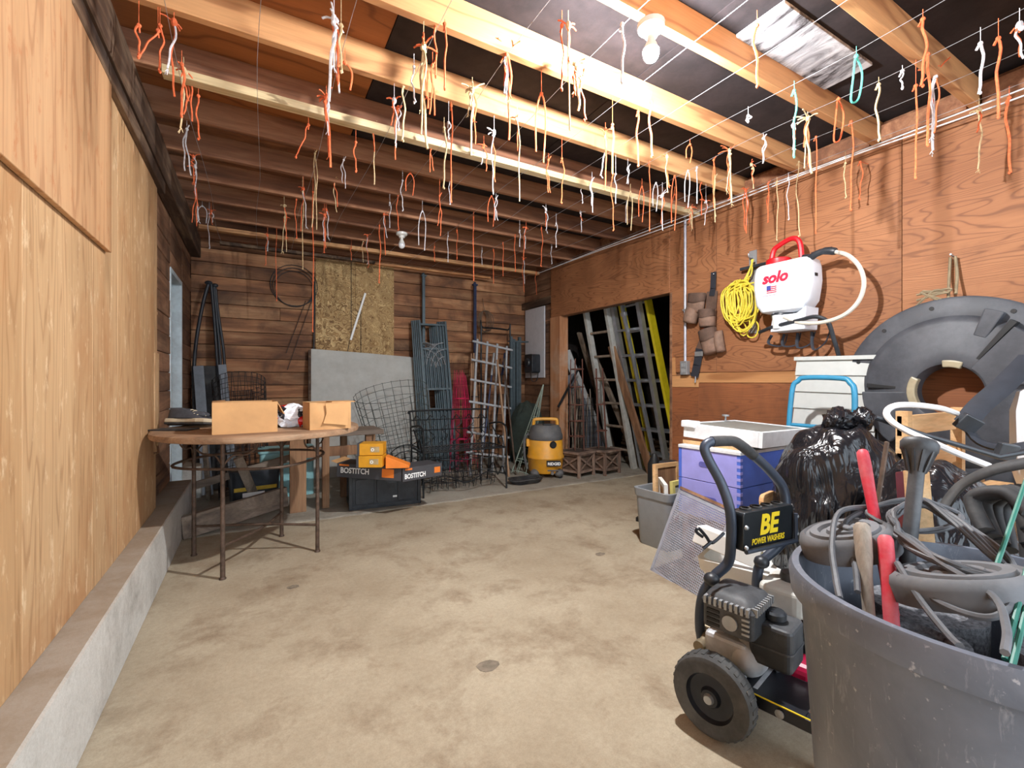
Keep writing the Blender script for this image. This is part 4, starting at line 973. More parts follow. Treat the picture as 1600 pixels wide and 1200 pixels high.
for y in (3.2, 4.4): plank('bearer', ('near' if y < 4 else 'far') + ' short bearer under the lumber pile', (4.2, y, .04), (4.55, y, .04), .07, .08, WEATHX)
for k in range(4): plank('lumber_board', ('first', 'second', 'third', 'fourth')[k] + ' thin batten propped over the lumber from the left', (4.62, 3.25+.28*k, .002), (4.28, 3.15+.30*k, .72+.05*(k % 2)), .03, .05, WEATHX, (0, 1, 0), group='battens over the lumber pile', cat='batten')
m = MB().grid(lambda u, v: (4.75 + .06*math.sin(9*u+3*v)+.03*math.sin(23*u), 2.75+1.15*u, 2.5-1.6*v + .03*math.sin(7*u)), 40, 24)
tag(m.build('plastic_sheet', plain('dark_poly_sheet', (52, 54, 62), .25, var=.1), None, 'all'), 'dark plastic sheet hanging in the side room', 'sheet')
t = thing('green_sprayer_bottle', 'green bottle standing in the dark behind the yellow ladder', 'bottle', (4.55, 3.08, .86))
MB().lathe([(0, 0), (.06, 0), (.062, .12), (.03, .17), (.02, .2), (0, .2)], 16).build('bottle_body', plain('green_plastic', (40, 130, 84), .4), t, True); MB().b2((-.05, -.015, .2), (.03, .015, .24)).build('trigger_head', WHITE, t, bevel=.004)
t = thing('storage_shelf', 'low dark shelf under the green bottle', 'shelf', (4.55, 3.02, 0))
MB().b2((-.14, -.12, .82), (.2, .22, .858)).build('top_board', WEATHX, t)
for x in (-.12, .18):
    for y in (-.1, .2): MB().b2((x-.018, y-.018, 0), (x+.018, y+.018, .82)).build('leg', WEATHX, t)
# dead sticks and wire at the left of the opening
t = thing('stick_bundle', 'tangle of dead sticks standing left in the opening', 'sticks', (3.62, 4.62, 0))
for k in range(16):
    rr = random.Random(k+200); x, y = rr.uniform(-.12, .15), rr.uniform(-.2, .2)
    MB().tube(smooth_path([(x*.9, y*.6, 0), (x*.7+rr.uniform(-.05, .05), y*.7, .4), (x*.5 - .04, y+rr.uniform(-.05, .05), rr.uniform(.7, 1.1))], 3), rr.uniform(.005, .012), 5).build('stick', WEATH, t, True)
M, L = leanM((3.56, 4.34, 0), (3.54, 4.40, .9), side)
cage('wire_mesh_roll', 'roll of dark wire mesh standing before the sticks', M, .12, .12, .85, 12, [i*.07 for i in range(13)], .0018, BWIRE, cat='wire mesh', diag=True)
# ------------------------------------------------------------------ things on the right wall
XW = 3.303
def wl_at(px, py, off=0.0): return at(px, py, X=XW - off)
def wmat(px, py, off=0.0):
    """wall frame: x to the right along the wall, y into the wall, z up"""
    p = wl_at(px, py, off); return Matrix(((0, 1, 0, p.x), (-1, 0, 0, p.y), (0, 0, 1, p.z), (0, 0, 0, 1)))
FLATM = Matrix(((1, 0, 0, 0), (0, 0, -1, 0), (0, 1, 0, 0), (0, 0, 0, 1)))     # prism z -> towards the room
# conduit and outlet
p = wl_at(1073, 575)
cd = thing('conduit_outlet', 'grey metal conduit with outlet box right of the opening', 'electrical outlet', (XW, p.y, p.z))
MB().tube([(-.02, 0, .05), (-.02, 0, 2.5-p.z)], .0115, 10).build('conduit', plain('grey_conduit', (190, 192, 204), .4, .3), cd, True)
bx = MB().b2((-.045, -.036, -.06), (0, .036, .06)).build('outlet_box', GALV, cd, bevel=.004)
for z in (-.024, .024): MB().b2((-.048, -.018, z-.017), (-.045, .018, z+.017)).build('socket', LETW if 0 else plain('grey_socket', (150, 150, 150), .6), bx)
MB().b2((-.036, -.016, .5), (-.0, .016, .515)).build('pipe_clip', GALV, cd)

# leather tool belt
LEA = plain('worn_leather', (128, 100, 84), .8, var=.22, sc=22, dust=.3, dustc=(150, 126, 108)); LEAD = plain('dark_leather', (96, 74, 62), .85, var=.2); WEB = plain('black_webbing', (40, 42, 50), .8, var=.15)
M = wmat(1105, 500); tbm = M.inverted()
tl = thing('tool_belt', 'brown leather tool belt with pouches hanging by a black strap', 'tool belt', M=M)
def wp_(px, py, off=.02): return tbm @ wl_at(px, py, off)
def strap(name, pts, w_, th, mat, parent):
    m = MB(); P = [Vector(q) for q in pts]
    for a, b in zip(P, P[1:]): m.bar(a, b + (b-a)*.06, w_, th, (0, 1, 0))
    return m.build(name, mat, parent, bevel=.002)
strap('strap', [wp_(1115, 425), wp_(1114, 450), wp_(1112, 462)], .05, .006, WEB, tl)
strap('belt', [wp_(1113, 455, .015), wp_(1110, 490, .02), wp_(1107, 520, .015), wp_(1094, 548, .012)], .10, .006, LEAD, tl)
strap('strap', [wp_(1093, 545), wp_(1089, 570), wp_(1085, 588)], .075, .006, WEB, tl)
MB().b2((-.04, -.012, -.02), (.04, -.006, .02), TR(wp_(1093, 553, .02))).build('buckle', GALV, tl, bevel=.002)
MB().tube([wp_(1087, 588), wp_(1086, 598)], .006, 6).build('clip', GALV, tl, True); MB().tube([wp_(1115, 428, .0), wp_(1115, 428, .05)], .004, 6).build('nail', GALV, tl, True)
def pouch(px, py, w_, h, dep, rot, flap=True, seed=0):
    B = TR(wp_(px, py, .02), 0, rot, 0)
    def fn(u, v):
        a = math.pi*(u); zz = (v-.5)*h; ww = w_/2*(1-.12*v)
        bul = dep*math.sin(a)**.6*(.55+.45*math.sin(math.pi*min(1, .25+.75*(1-v))))
        return (-ww*math.cos(a), -bul, -zz*1.0 if 0 else h/2 - v*h)
    m = MB().grid(fn, 14, 8); m.build  # noqa
    o = MB().grid(fn, 14, 8, False, B).build('pouch', LEA, tl, 'all', solid=.006)
    MB().ball((0, -dep*.3, -h*.46), (w_*.44, dep*.6, h*.07), 12, 6, B).build('pouch_bottom', LEA, tl, 'all')
    if flap: MB().grid(lambda u, v: (-(u-.5)*w_*1.04, -dep*(.2+.9*math.sin(math.pi*u)**.5*(1-.2*v))-.004, h*.52 - v*h*.42 + .02*math.sin(math.pi*u)*-v), 10, 5, False, B).build('pouch_flap', LEAD, tl, 'all', solid=.004)
pouch(1089, 474, .17, .16, .05, .12); pouch(1083, 492, .13, .14, .075, .25, False); pouch(1108, 498, .14, .14, .085, 0)
pouch(1111, 534, .15, .20, .07, -.25, True); pouch(1126, 534, .07, .17, .06, -.2, False)

# galvanised hanger strip and yellow rope
g = wl_at(1177, 402); t = thing('hanger_strip', 'galvanised hanger strip behind the yellow rope', 'bracket', (XW, g.y, g.z))
MB().b2((-.006, -.03, -.58), (-.0, .03, .05)).build('strip', GALV, t); MB().tube(smooth_path([(-.004, 0, .0), (-.05, 0, -.005), (-.06, 0, .02)], 4), .005, 6).build('hook', GALV, t, True)
rr = random.Random(11); c = wl_at(1157, 470, .05); pts = []
topk = wl_at(1177, 405, .055)
for k in range(20):
    w_ = .05 + .07*rr.random(); cx = rr.uniform(-.065, .06); zt = .13 + .03*rr.uniform(-1, 1); zb = -.19 + .09*rr.uniform(-1, 1)
    for (sx, fz) in ((.25, 1), (-.8, .75), (-1, .1), (-.7, -.7), (0, -1), (.8, -.7), (1, 0), (.7, .7)):
        z = zt*fz if fz > 0 else -zb*fz
        pts.append(Vector((c.x - .01 - .045*rr.random(), c.y - (cx + sx*w_), c.z + z)))
yr = thing('yellow_rope', 'tangled coil of yellow rope hanging left of the sprayer', 'rope', (0, 0, 0))
YR = plain('yellow_rope', (226, 206, 66), .6, var=.12, sc=50)
MB().tube(smooth_path(pts, 3), .0058, 6).build('coils', YR, yr, True)
MB().tube(smooth_path([topk, topk.lerp(c, .35) + V(0, .01, 0), c + V(-.04, -.02, .10)], 4), .006, 6).tube(smooth_path([topk + V(.0, .012, 0), topk.lerp(c, .4) + V(0, -.02, 0), c + V(-.04, .02, .10)], 4), .006, 6).tube(smooth_path([topk, topk.lerp(c, .5) + V(-.02, -.01, 0), c + V(-.04, -.05, .06)], 4), .006, 6).build('hanging_loop', YR, yr, True)
e = wl_at(1175, 515, .05)
MB().tube(smooth_path([c + V(-.03, -.05, -.1), e + V(0, -.045, .04), e + V(0, -.03, -.05), e + V(0, .03, -.05), e + V(0, .05, .03), c + V(-.03, -.02, -.15)], 5), .0055, 6).build('loose_loop', YR, yr, True)

# backpack sprayer with white tank
M = wmat(1224, 455, .0); SI = M.inverted()
sp = thing('backpack_sprayer', 'white backpack sprayer with red handle hanging on the right wall', 'sprayer', M=M)
def sw(px, py, off): return SI @ wl_at(px, py, off)
TANK = plain('milky_plastic', (228, 233, 240), .4, var=.03, Subsurface_Weight=.0)
x0, x1 = sw(1172, 450, .24).x, sw(1264, 450, .24).x; zt, zb = sw(1224, 406, .24).z, sw(1224, 476, .24).z
W_, cx = x1-x0, (x0+x1)/2
rings = []
for z, kx, ky in ((zb-.045, .52, .6), (zb-.03, .74, .85), (zb+.02, .90, 1), (zb+.10, .97, 1), ((zt+zb)/2, 1.0, 1), (zt-.06, .98, .98), (zt-.015, .93, .9), (zt, .84, .75)):
    rings.append([(cx + x*kx, -.135 + y*ky, z) for x, y in rrect(W_, .20, .055, 5)])
m = MB(); n = len(rings[0]); m.v = [q for r_ in rings for q in r_]
m.f = [(i*n+j, i*n+(j+1) % n, (i+1)*n+(j+1) % n, (i+1)*n+j) for i in range(len(rings)-1) for j in range(n)] + [tuple(reversed(range(n))), tuple((len(rings)-1)*n+j for j in range(n))]
m.build('tank', TANK, sp, True, bevel=.006)
REDP = plain('red_plastic', (206, 24, 36), .4, var=.06)
cap = sw(1221, 402, .13); MB().lathe([(0, -.01), (.075, -.01), (.078, .0), (.078, .035), (.07, .042), (0, .042)], 24, TR((cap.x-.02, -.13, zt))).build('cap', REDP, sp, True)
h0, h1 = sw(1204, 404, .13), sw(1252, 404, .13); hz = sw(1230, 377, .13).z
MB().tube(smooth_path([(h0.x, -.13, zt-.02), (h0.x+.02, -.13, hz-.05), (h0.x+.06, -.13, hz-.015), (h1.x-.06, -.13, hz+.01), (h1.x-.01, -.13, hz-.03), (h1.x+.005, -.13, zt-.01)], 5), .017, 8).build('carry_handle', REDP, sp, True)
fy = -.237
text('brand_lettering', 'solo', .10, LETR, sp, TR((cx-W_*.28, fy-.001, zt-.135)) @ RX, bold=.004, shear=.25, sx=1.0)
MB().b2((cx-W_*.20, fy-.001, zt-.185), (cx-W_*.13, fy+.004, zt-.155)).build('flag_canton', plain('flag_blue', (60, 70, 150), .6), sp)
for k in range(4): MB().b2((cx-W_*.13 if k > 1 else cx-W_*.20, fy-.001, zt-.205+.0125*k+ (0)), (cx-W_*.03, fy+.004, zt-.199+.0125*k)).build('flag_stripe', LETR, sp)
MB().b2((cx-W_*.27, fy-.0008, zt-.222), (cx-W_*.02, fy+.004, zt-.218)).build('print_line', plain('pale_print', (190, 176, 190), .6), sp)
MB().b2((x1-.012, -.17, (zt+zb)/2+.02), (x1+.003, -.14, (zt+zb)/2+.04)).build('side_mark', LETB, sp)
# stand and pump
MB().prism([(x0+.12, zb-.17), (x1-.05, zb-.17), (x1-.04, zb-.02), (x1-.10, zb-.06), (x0+.19, zb-.06), (x0+.14, zb-.03)], .04, .20, FLATM).build('stand', TANK, sp, bevel=.006)
MB().lathe([(0, 0), (.065, 0), (.07, .02), (.06, .04), (0, .04)], 18, TR((cx-.03, -.14, zb-.075))).build('collar', BPLAST, sp, True)
MB().lathe([(0, 0), (.03, 0), (.034, .09), (0, .09)], 14, TR((cx-.03, -.19, zb-.15))).build('valve', WHITE, sp, True)
MB().tube(smooth_path([(x0+.02, -.16, zb-.16), (cx-.05, -.2, zb-.135), (cx+.12, -.2, zb-.11), (x1+.02, -.2, zb-.10), (x1+.08, -.18, zb-.14), (x1+.085, -.12, zb-.24), (x1+.09, -.06, zb-.36)], 5), .013, 8).build('lever', BPLAST, sp, True)
m = MB()
for k in range(4): m.tube(smooth_path([(x0+.06+.09*k, -.08, zb-.18), (x0+.05+.1*k, -.1, zb-.24-.02*k), (x0+.14+.09*k, -.08, zb-.26), (x0+.17+.09*k, -.08, zb-.18)], 5), .010, 6, flat=.4)
m.build('harness_strap', WEB, sp, True)
MB().tube([sw(1157, 421, .05), sw(1215, 407, .03)], .012, 8).build('wand', BPLAST, sp, True); MB().tube([sw(1255, 402, .16), sw(1272, 400, .17)], .018, 8).build('wand_joint', BPLAST, sp, True)
MB().tube(smooth_path([sw(1262, 406, .17), sw(1275, 397, .18), sw(1290, 392, .18), sw(1306, 393, .18)], 4), [.022]*4+[.02]*4+[.024]*4+[.02], 10).tube([sw(1268, 396, .18), sw(1300, 387, .18)], .007, 6).build('trigger_grip', BPLAST, sp, True)
MB().tube(smooth_path([sw(1303, 393, .18), sw(1325, 399, .19), sw(1343, 417, .2), sw(1350, 442, .2), sw(1343, 468, .2), sw(1325, 488, .2), sw(1300, 500, .2), sw(1272, 505, .2), sw(1245, 503, .2), sw(1225, 495, .2)], 6), .0125, 8).build('hose', plain('cream_hose', (206, 198, 184), .5, var=.05), sp, True)

# big black moulded disc
dc = wl_at(1487, 612, .10); R = .50
M = Matrix(((0, 1, 0, dc.x), (-1, 0, 0, dc.y), (0, 0, 1, dc.z), (0, 0, 0, 1)))
DISC = plain('slate_black_moulding', (62, 64, 70), .55, var=.12, sc=7, dust=.3, dustc=(104, 104, 108))
ds = thing('moulded_disc', 'huge black moulded plastic disc with centre hole hung on the right wall', 'disc', M=M)
DM = Matrix(((1, 0, 0, 0), (0, 0, -1, 0), (0, 1, 0, 0), (0, 0, 0, 1)))
MB().lathe([(R, -.02), (R, 0), (R-.012, .008), (.40, .01), (.375, .035), (.36, .04), (.22, .062), (.16, .075), (.145, .07), (.135, .03), (.13, -.02), (.14, -.02), (.3, -.005), (R, -.02)], 72, DM).build('dish', DISC, ds, True)
for a_ in (100, 130, 158, 186, 60, 30, 0, -40): MB().lathe([(0, 0), (.011, 0), (.011, .004), (0, .004)], 12, DM @ TR((.455*math.cos(math.radians(a_)), .455*math.sin(math.radians(a_)), .0075))).build('bolt_hole', LETB, ds)
def wedge(a0, a1, r0, r1, z0, z1, name, mat):
    pts = [(r1*math.cos(math.radians(a0+(a1-a0)*k/8)), r1*math.sin(math.radians(a0+(a1-a0)*k/8))) for k in range(9)] + [(r0*math.cos(math.radians(a1-(a1-a0)*k/8)), r0*math.sin(math.radians(a1-(a1-a0)*k/8))) for k in range(9)]
    MB().prism(pts, z0, z1, DM).build(name, mat, ds, bevel=.006)
wedge(8, 52, .15, .40, .03, .085, 'raised_segment', DISC); wedge(53, 57, .16, .42, .02, .066, 'slot', LETB); wedge(62, 72, .30, .44, .01, .05, 'raised_segment', DISC)
wedge(173, 177, .19, .36, .03, .062, 'slot', LETB); wedge(181, 230, .15, .38, .03, .072, 'raised_segment', DISC)
TAPE = plain('clear_tape', (164, 152, 126), .3, var=.12)
wedge(66, 96, .128, .165, .04, .082, 'tape', TAPE); wedge(150, 215, .128, .165, .04, .082, 'tape', TAPE)
n0 = wl_at(1491, 402, .0); n1 = wl_at(1484, 470, .06)
ROPE = plain('hemp_rope', (138, 122, 96), .9, var=.2)
t = thing('hanging_rope', 'short hemp rope holding the big disc to a nail', 'rope', n0)
MB().tube(smooth_path([V(-.02, .01, .0), V(-.03, .012, -.12), n1 - n0 + V(-.02, 0, .0)], 5), .007, 6).tube(smooth_path([V(-.02, -.01, 0), V(-.03, -.02, -.1), n1 - n0 + V(-.02, -.03, .03)], 5), .007, 6).build('rope_loop', ROPE, t, True)
m = MB()
for k in range(5): m.tube(smooth_path([n1-n0+V(-.03, 0, .04), n1-n0+V(-.04, .05+.03*k-.06, .06-.02*(k % 2)), n1-n0+V(-.03, .13*(1 if k < 3 else -.6), .05-.03*k)], 4), .006, 5)
m.build('knot', ROPE, t, True); MB().tube([V(.004, 0, .0), V(-.05, 0, .01)], .005, 6).build('nail', GALV, t, True)

# lapped grey siding leaning on the wall
SID = plain('grey_vinyl', (190, 192, 188), .5, var=.04)
a, b = at(1229, 560, X=3.12), at(1356, 571, X=3.12)
sd = thing('siding_panel', 'pale grey lapped siding panel leaning under the sprayer', 'siding', M=Matrix(((0, 1, 0, 3.12), (-1, 0, 0, a.y), (0, 0, 1, 0), (0, 0, 0, 1))) @ Matrix.Rotation(-.07, 4, 'X') @ Matrix.Rotation(.02, 4, 'Y'))
w_ = a.y - b.y; nz = 11; st = (a.z)/nz
for k in range(nz): MB().add([(0, -.002, k*st), (w_, -.002, k*st), (w_, -.018 if 0 else .006, (k+1)*st), (0, .006, (k+1)*st), (0, -.016, k*st), (w_, -.016, k*st), (w_, -.004, (k+1)*st), (0, -.004, (k+1)*st)], [(0, 3, 2, 1), (4, 5, 6, 7), (0, 1, 5, 4), (2, 3, 7, 6), (0, 4, 7, 3), (1, 2, 6, 5)]).build('lap', SID, sd)
MB().b2((-.01, -.022, nz*st-.012), (w_+.01, .01, nz*st+.012)).build('top_flange', SID, sd)

# blue hand truck
BLU = plain('blue_tube', (50, 132, 168), .4, var=.08)
a, b = at(1230, 690, X=2.86), at(1330, 690, X=2.86)
ht = thing('hand_truck', 'blue tubular hand truck standing before the siding', 'hand truck', M=Matrix(((0, 1, 0, 2.86), (-1, 0, 0, a.y), (0, 0, 1, 0), (0, 0, 0, 1))))
w_ = a.y - b.y; zt_ = at(1280, 590, X=2.92).z
MB().tube(smooth_path([(-.01, 0, .02), (-.005, .0, .5), (.005, .04, zt_-.10), (.035, .055, zt_-.02), (.08, .06, zt_), (w_-.08, .06, zt_-.005), (w_-.03, .055, zt_-.03), (w_, .04, zt_-.12), (w_+.005, 0, .5), (w_+.005, 0, .02)], 6), .015, 10).build('frame_tube', BLU, ht, True)
for z in (zt_-.29, .45, .15): MB().tube([(0, .03 if z > .5 else 0, z), (w_, .03 if z > .5 else 0, z)], .012, 8).build('cross_bar', BLU, ht, True)
MB().b2((-.02, -.22, .0), (w_+.02, .0, .012)).build('toe_plate', BLU, ht)
for x in (-.04, w_+.04): MB().lathe([(0, -.02), (.09, -.02), (.1, -.01), (.1, .01), (.09, .02), (0, .02)], 24, TR((x, .08, .1), 0, math.pi/2, 0)).build('wheel', BRUB, ht, True)
# ------------------------------------------------------------------ grey tote with frames
TOTE = plain('grey_tote', (136, 140, 144), .5, var=.06, dust=.2, dustc=(150, 150, 150))
def tapered(name, mat, parent, w0, d0, w1, d1, h, r=.04, wall=.006, rim=.012):
    rr_ = [(0, w0, d0), (.015, w0+.01, d0+.01), (h-.05, w1, d1), (h-.048, w1+rim, d1+rim), (h, w1+rim*2, d1+rim*2), (h, w1-wall*2, d1-wall*2), (.02, w0-wall*2, d0-wall*2)]
    rings = [[(x, y, z) for x, y in rrect(a, b, r, 4)] for z, a, b in rr_]; n = len(rings[0]); m = MB(); m.v = [q for r_ in rings for q in r_]
    m.f = [(i*n+j, i*n+(j+1) % n, (i+1)*n+(j+1) % n, (i+1)*n+j) for i in range(len(rings)-1) for j in range(n)] + [tuple(reversed(range(n))), tuple((len(rings)-1)*n+j for j in range(n))]
    return m.build(name, mat, parent, True)
to = Vector((2.385, 2.085, 0)); TA = math.radians(4)
tt = thing('storage_tote', 'grey plastic storage tote holding hive frames', 'tote', to, TA)
tapered('tote_body', TOTE, tt, .38, .23, .42, .27, .36)
MB().b2((-.15, -.132, .19), (-.08, -.126, .235)).build('sticker', LETW, tt); MB().b2((-.145, -.134, .197), (-.105, -.131, .222)).build('sticker_mark', plain('dull_red', (150, 60, 60), .6), tt)
PW = wood('pale_frame_wood', (186, 140, 92), (216, 172, 122), (232, 198, 152), 0, 10, 12, rv=.15); YW = plain('yellow_wax', (226, 212, 130), .6, var=.08)
def hive_frame(label, M, w_, h, mat, inner, flip=False):
    t = thing('comb_holder', label, 'frame', M=M, group='hive frames standing in the tote'); k = .028
    for lo, hi in (((0, 0, 0), (k, k*.8, h)), ((w_-k, 0, 0), (w_, k*.8, h)), ((k, 0, h-k), (w_-k, k*.8, h)), ((k, 0, 0), (w_-k, k*.8, k))): MB().b2(lo, hi).build('frame_bar', mat, t, bevel=.001)
    MB().b2((k, .006, k), (w_-k, .012, h-k)).build('foundation', inner, t)
B = TR(to, 0, 0, TA)
hive_frame('pale wooden hive frame, tallest in the tote', B @ TR((-.13, .02, .05), -.05, .05, .1), .28, .46, PW, WEATHB)
hive_frame('yellow edged hive frame low in the tote', B @ TR((-.07, -.08, .05), -.06, .0, .05), .22, .36, YW, GREYP)
hive_frame('white painted hive frame at the left of the tote', B @ TR((-.155, -.10, .04), -.05, -.10, .9), .16, .38, plain('chipped_white', (226, 224, 218), .7, var=.06, dust=.5, dustc=(150, 140, 130)), PW)
t = thing('hive_smoker', 'black metal smoker wedged between tote and hive', 'smoker', (2.68, 2.38, 0), .4)
MB().b2((-.06, -.05, .30), (.06, .05, .46)).build('bellows', BPLAST, t, bevel=.008); MB().lathe([(0, .02), (.05, .02), (.05, .42), (.015, .50), (0, .50)], 18, TR((.02, .11, 0))).build('can', BLACKIRON, t, True)
MB().b2((-.12, -.12, 0), (.14, .2, .03)).build('foot_plate', BLACKIRON, t)

# ------------------------------------------------------------------ bee hive boxes
PUR = plain('lavender_end', (158, 156, 226), .6, var=.07, sc=10); PUR2 = plain('violet_blue_side', (78, 110, 208), .6, var=.08, sc=10); WP = plain('flaking_white_paint', (226, 228, 230), .7, var=.05, sc=20, dust=.35, dustc=(120, 112, 104))  # end boards pale lavender, side boards deeper violet blue
HC = Vector((2.235, 1.50, 0)); HA = math.radians(3)          # nearest corner; x axis along the right face
HM = TR(HC, 0, 0, HA); HW, HD = .51, .385
def hive_box(name, label, z0, z1, mat, mat2):
    t = thing(name, label, 'hive box', M=HM @ TR((0, 0, z0)), group='stacked bee hive boxes'); h = z1-z0; k = .02
    l = MB().b2((0, 0, 0), (HW, k, h)).build('side_board', mat2, t, bevel=.0015)
    MB().b2((0, HD-k, 0), (HW, HD, h)).build('side_board', mat2, t); e = MB().b2((0, k, 0), (k, HD-k, h)).build('end_board', mat, t, bevel=.0015); MB().b2((HW-k, k, 0), (HW, HD-k, h)).build('end_board', mat, t)
    for j in range(5): MB().b2((-.0012, -.0012, j*h/5+.002), (k, k*.98, j*h/5+h/10)).build('finger_joint', mat, e)
    MB().prism(rrect(.11, .03, .014, 4, HD*.5, h*.55), -.001, .002, Matrix(((0, 0, 1, -.001), (1, 0, 0, 0), (0, 1, 0, 0), (0, 0, 0, 1)))).build('hand_hold', plain('hand_hold_shade', (96, 96, 170), .7), e)
    return t
hive_box('hive_box', 'lower lavender hive box of the stack', .27, .478, PUR, PUR2); hive_box('hive_box', 'upper lavender hive box of the stack', .482, .655, PUR, PUR2)
t = thing('hive_stand', 'dark wooden stand under the hive boxes', 'stand', M=HM)
for x in (.04, HW-.04):
    for y in (.04, HD-.04): MB().b2((x-.025, y-.025, 0), (x+.025, y+.025, .25)).build('leg', WEATHB, t)
MB().b2((0, 0, .25), (HW, HD, .268)).build('deck', WEATHB, t)
t = thing('hive_inner_cover', 'white edged inner cover with a wooden slat on the upper hive box', 'hive cover', M=HM @ TR((0, 0, .657)))
MB().b2((-.006, -.004, 0), (HW, HD, .018)).build('cover_board', WP, t, bevel=.002); MB().b2((.05, .0, .018), (.085, HD+.01, .04)).build('slat', PW, t, bevel=.002)
M = HM @ TR((.055, -.085, .70), math.radians(2.0), math.radians(1.0), .03)
t = thing('hive_roof', 'flaking white telescoping hive lid tilted on top of the boxes', 'hive lid', M=M)
lw, ld = .55, .47
MB().b2((.02, .02, .07), (lw-.02, ld-.02, .081)).build('metal_top', plain('dull_tin', (150, 154, 150), .5, .5, var=.12), t)
for lo, hi in (((0, 0, -.0), (lw, .022, .085)), ((0, ld-.022, -.0), (lw, ld, .085)), ((0, .022, -.0), (.022, ld-.022, .085)), ((lw-.022, .022, -.0), (lw, ld-.022, .085))): MB().b2(lo, hi).build('rim_board', WP, t, bevel=.003)
MB().b2((-.015, ld-.08, .06), (.05, ld+.01, .10)).build('corner_block', WP, t, bevel=.006); MB().lathe([(0, 0), (.006, 0), (.006, .03), (.022, .032), (.022, .042), (0, .044)], 12, TR((lw*.72, ld-.03, .085))).build('knob', GALV, t, True)

# perforated steel sheet leaning on the hive: a real lattice
b0, b1 = at(1018, 890, Z=.004), at(1094, 934, Z=.004); t0 = at(1063, 768, X=2.03)
X_ = (b1-b0); Lx = X_.length; Z_ = (t0-b0); Lz = Z_.length; X_.normalize(); Z_.normalize()
M = Matrix(((X_.x, 0, Z_.x, b0.x), (X_.y, 0, Z_.y, b0.y), (X_.z, 0, Z_.z, b0.z), (0, 0, 0, 1))); yv = Z_.cross(X_).normalized()
for i in range(3): M[i][1] = yv[i]
PERF = plain('perforated_zinc', (176, 182, 196), .5, .3, var=.12, dust=.25, dustc=(150, 100, 80))
pf = thing('perforated_sheet', 'perforated grey metal sheet leaning against the hive', 'metal sheet', M=M)
nx, nzc = 32, 40; m = MB()
for i in range(1, nx): m.b2((Lx*i/nx-.0023, -.0007, 0), (Lx*i/nx+.0023, .0007, Lz))
for k in range(1, nzc): m.b2((0, -.0006, Lz*k/nzc-.0028), (Lx, .0006, Lz*k/nzc+.0028))
o = m.build('mesh_field', PERF, pf); o['kind'] = 'stuff'
for lo, hi in (((-.008, -.003, -.006), (.008, .003, Lz+.006)), ((Lx-.008, -.003, -.006), (Lx+.008, .003, Lz+.006)), ((0, -.003, -.006), (Lx, .003, .012)), ((0, -.003, Lz-.016), (Lx, .003, Lz+.006))): MB().b2(lo, hi).build('border', PERF, pf)
MB().b2((0, -.008, Lz+.008), (Lx, .010, Lz+.022)).build('top_batten', WEATHB, pf)

# white trays and red case behind the pressure washer
to_ = atf(1185, 905, 1.93); t = thing('red_case', 'dull red plastic case under the white trays', 'case', (to_.x, to_.y, 0), .45)
MB().prism(rrect(.34, .26, .03), 0, .20).build('case_body', plain('dull_red_plastic', (170, 84, 82), .5, var=.08), t, bevel=.006); MB().prism(rrect(.36, .28, .03), .20, .225).build('lid', plain('dull_red_plastic', (170, 84, 82), .5), t, bevel=.006)
for k in range(3): MB().b2((-.165, -.134, .04+.05*k), (.165, -.128, .06+.05*k)).build('groove_band', plain('dark_red', (120, 54, 54), .6), t)
t = thing('white_tray', 'shallow white plastic tray lying on the red case', 'tray', (to_.x, to_.y, .227), .35)
tapered('tray_body', WHITE, t, .42, .30, .46, .34, .10)
t = thing('white_carton', 'white folded carton leaning over the tray', 'box', M=TR((to_.x-.19, to_.y+.0, .345), .25, .25, .5))
MB().b2((-.06, -.10, 0), (.16, .14, .07)).build('carton', WHITE, t, bevel=.003); MB().b2((.0, -.104, .01), (.06, -.1, .06)).build('yellow_label', YW, t)
t = thing('cutting_board', 'small wooden board standing behind the washer handle', 'board', M=TR(atf(1206, 830, 2.02) + V(0, 0, -.02), -.15, 0, .2))
MB().prism(rrect(.17, .26, .04), 0, .02, TR((0, 0, .06), math.pi/2, 0, 0)).build('board_face', PW, t, bevel=.003)

# ------------------------------------------------------------------ pressure washer
PO = Vector((1.19, .885, 0)); PA = math.radians(13)
pw = thing('pressure_washer', 'petrol pressure washer with black tube frame and wheels', 'pressure washer', PO, PA)
PI_ = TR(PO, 0, 0, PA).inverted()
def pl(px, py, f): return PI_ @ atf(px, py, f)
NAVYT = plain('slate_powder_coat', (58, 66, 80), .4, .2, var=.08); TIRE = plain('dusty_tire', (66, 66, 66), .85, var=.15, sc=24, dust=.5, dustc=(120, 118, 114)); HUB = plain('hub_black', (44, 46, 52), .35, .4)
for x, nm in ((0, ''), (.46, '')):
    wh = MB().lathe([(.070, -.030), (.100, -.033), (.112, -.028), (.118, -.015), (.118, .015), (.112, .028), (.100, .033), (.070, .030)], 44, TR((x, 0, .118), 0, math.pi/2, 0), cap=False).build('wheel', TIRE, pw, True)
    MB().lathe([(.078, -.026), (.072, -.03), (.064, -.016), (.05, -.012), (.03, -.018), (.024, -.03), (0, -.032), (0, .032), (.03, .02), (.06, .012), (.072, .03), (.078, .026)], 32, TR((x, 0, .118), 0, math.pi/2, 0), cap=False).build('hub', HUB, wh, True)
    MB().lathe([(0, -.04), (.012, -.04), (.016, -.03), (.016, .03), (.012, .04), (0, .04)], 14, TR((x, 0, .118), 0, math.pi/2, 0)).build('axle_cap', GALV, wh, True)
    tr_ = MB()
    for k in range(30):
        a_ = 2*math.pi*k/30; tr_.box((0, 0, .1178), (.034, .010, .0025), TR((x, 0, .118), a_, 0, 0))
    tr_.build('tread', TIRE, wh)
MB().tube([(0, 0, .118), (.46, 0, .118)], .010, 8).build('axle', HUB, pw, True)
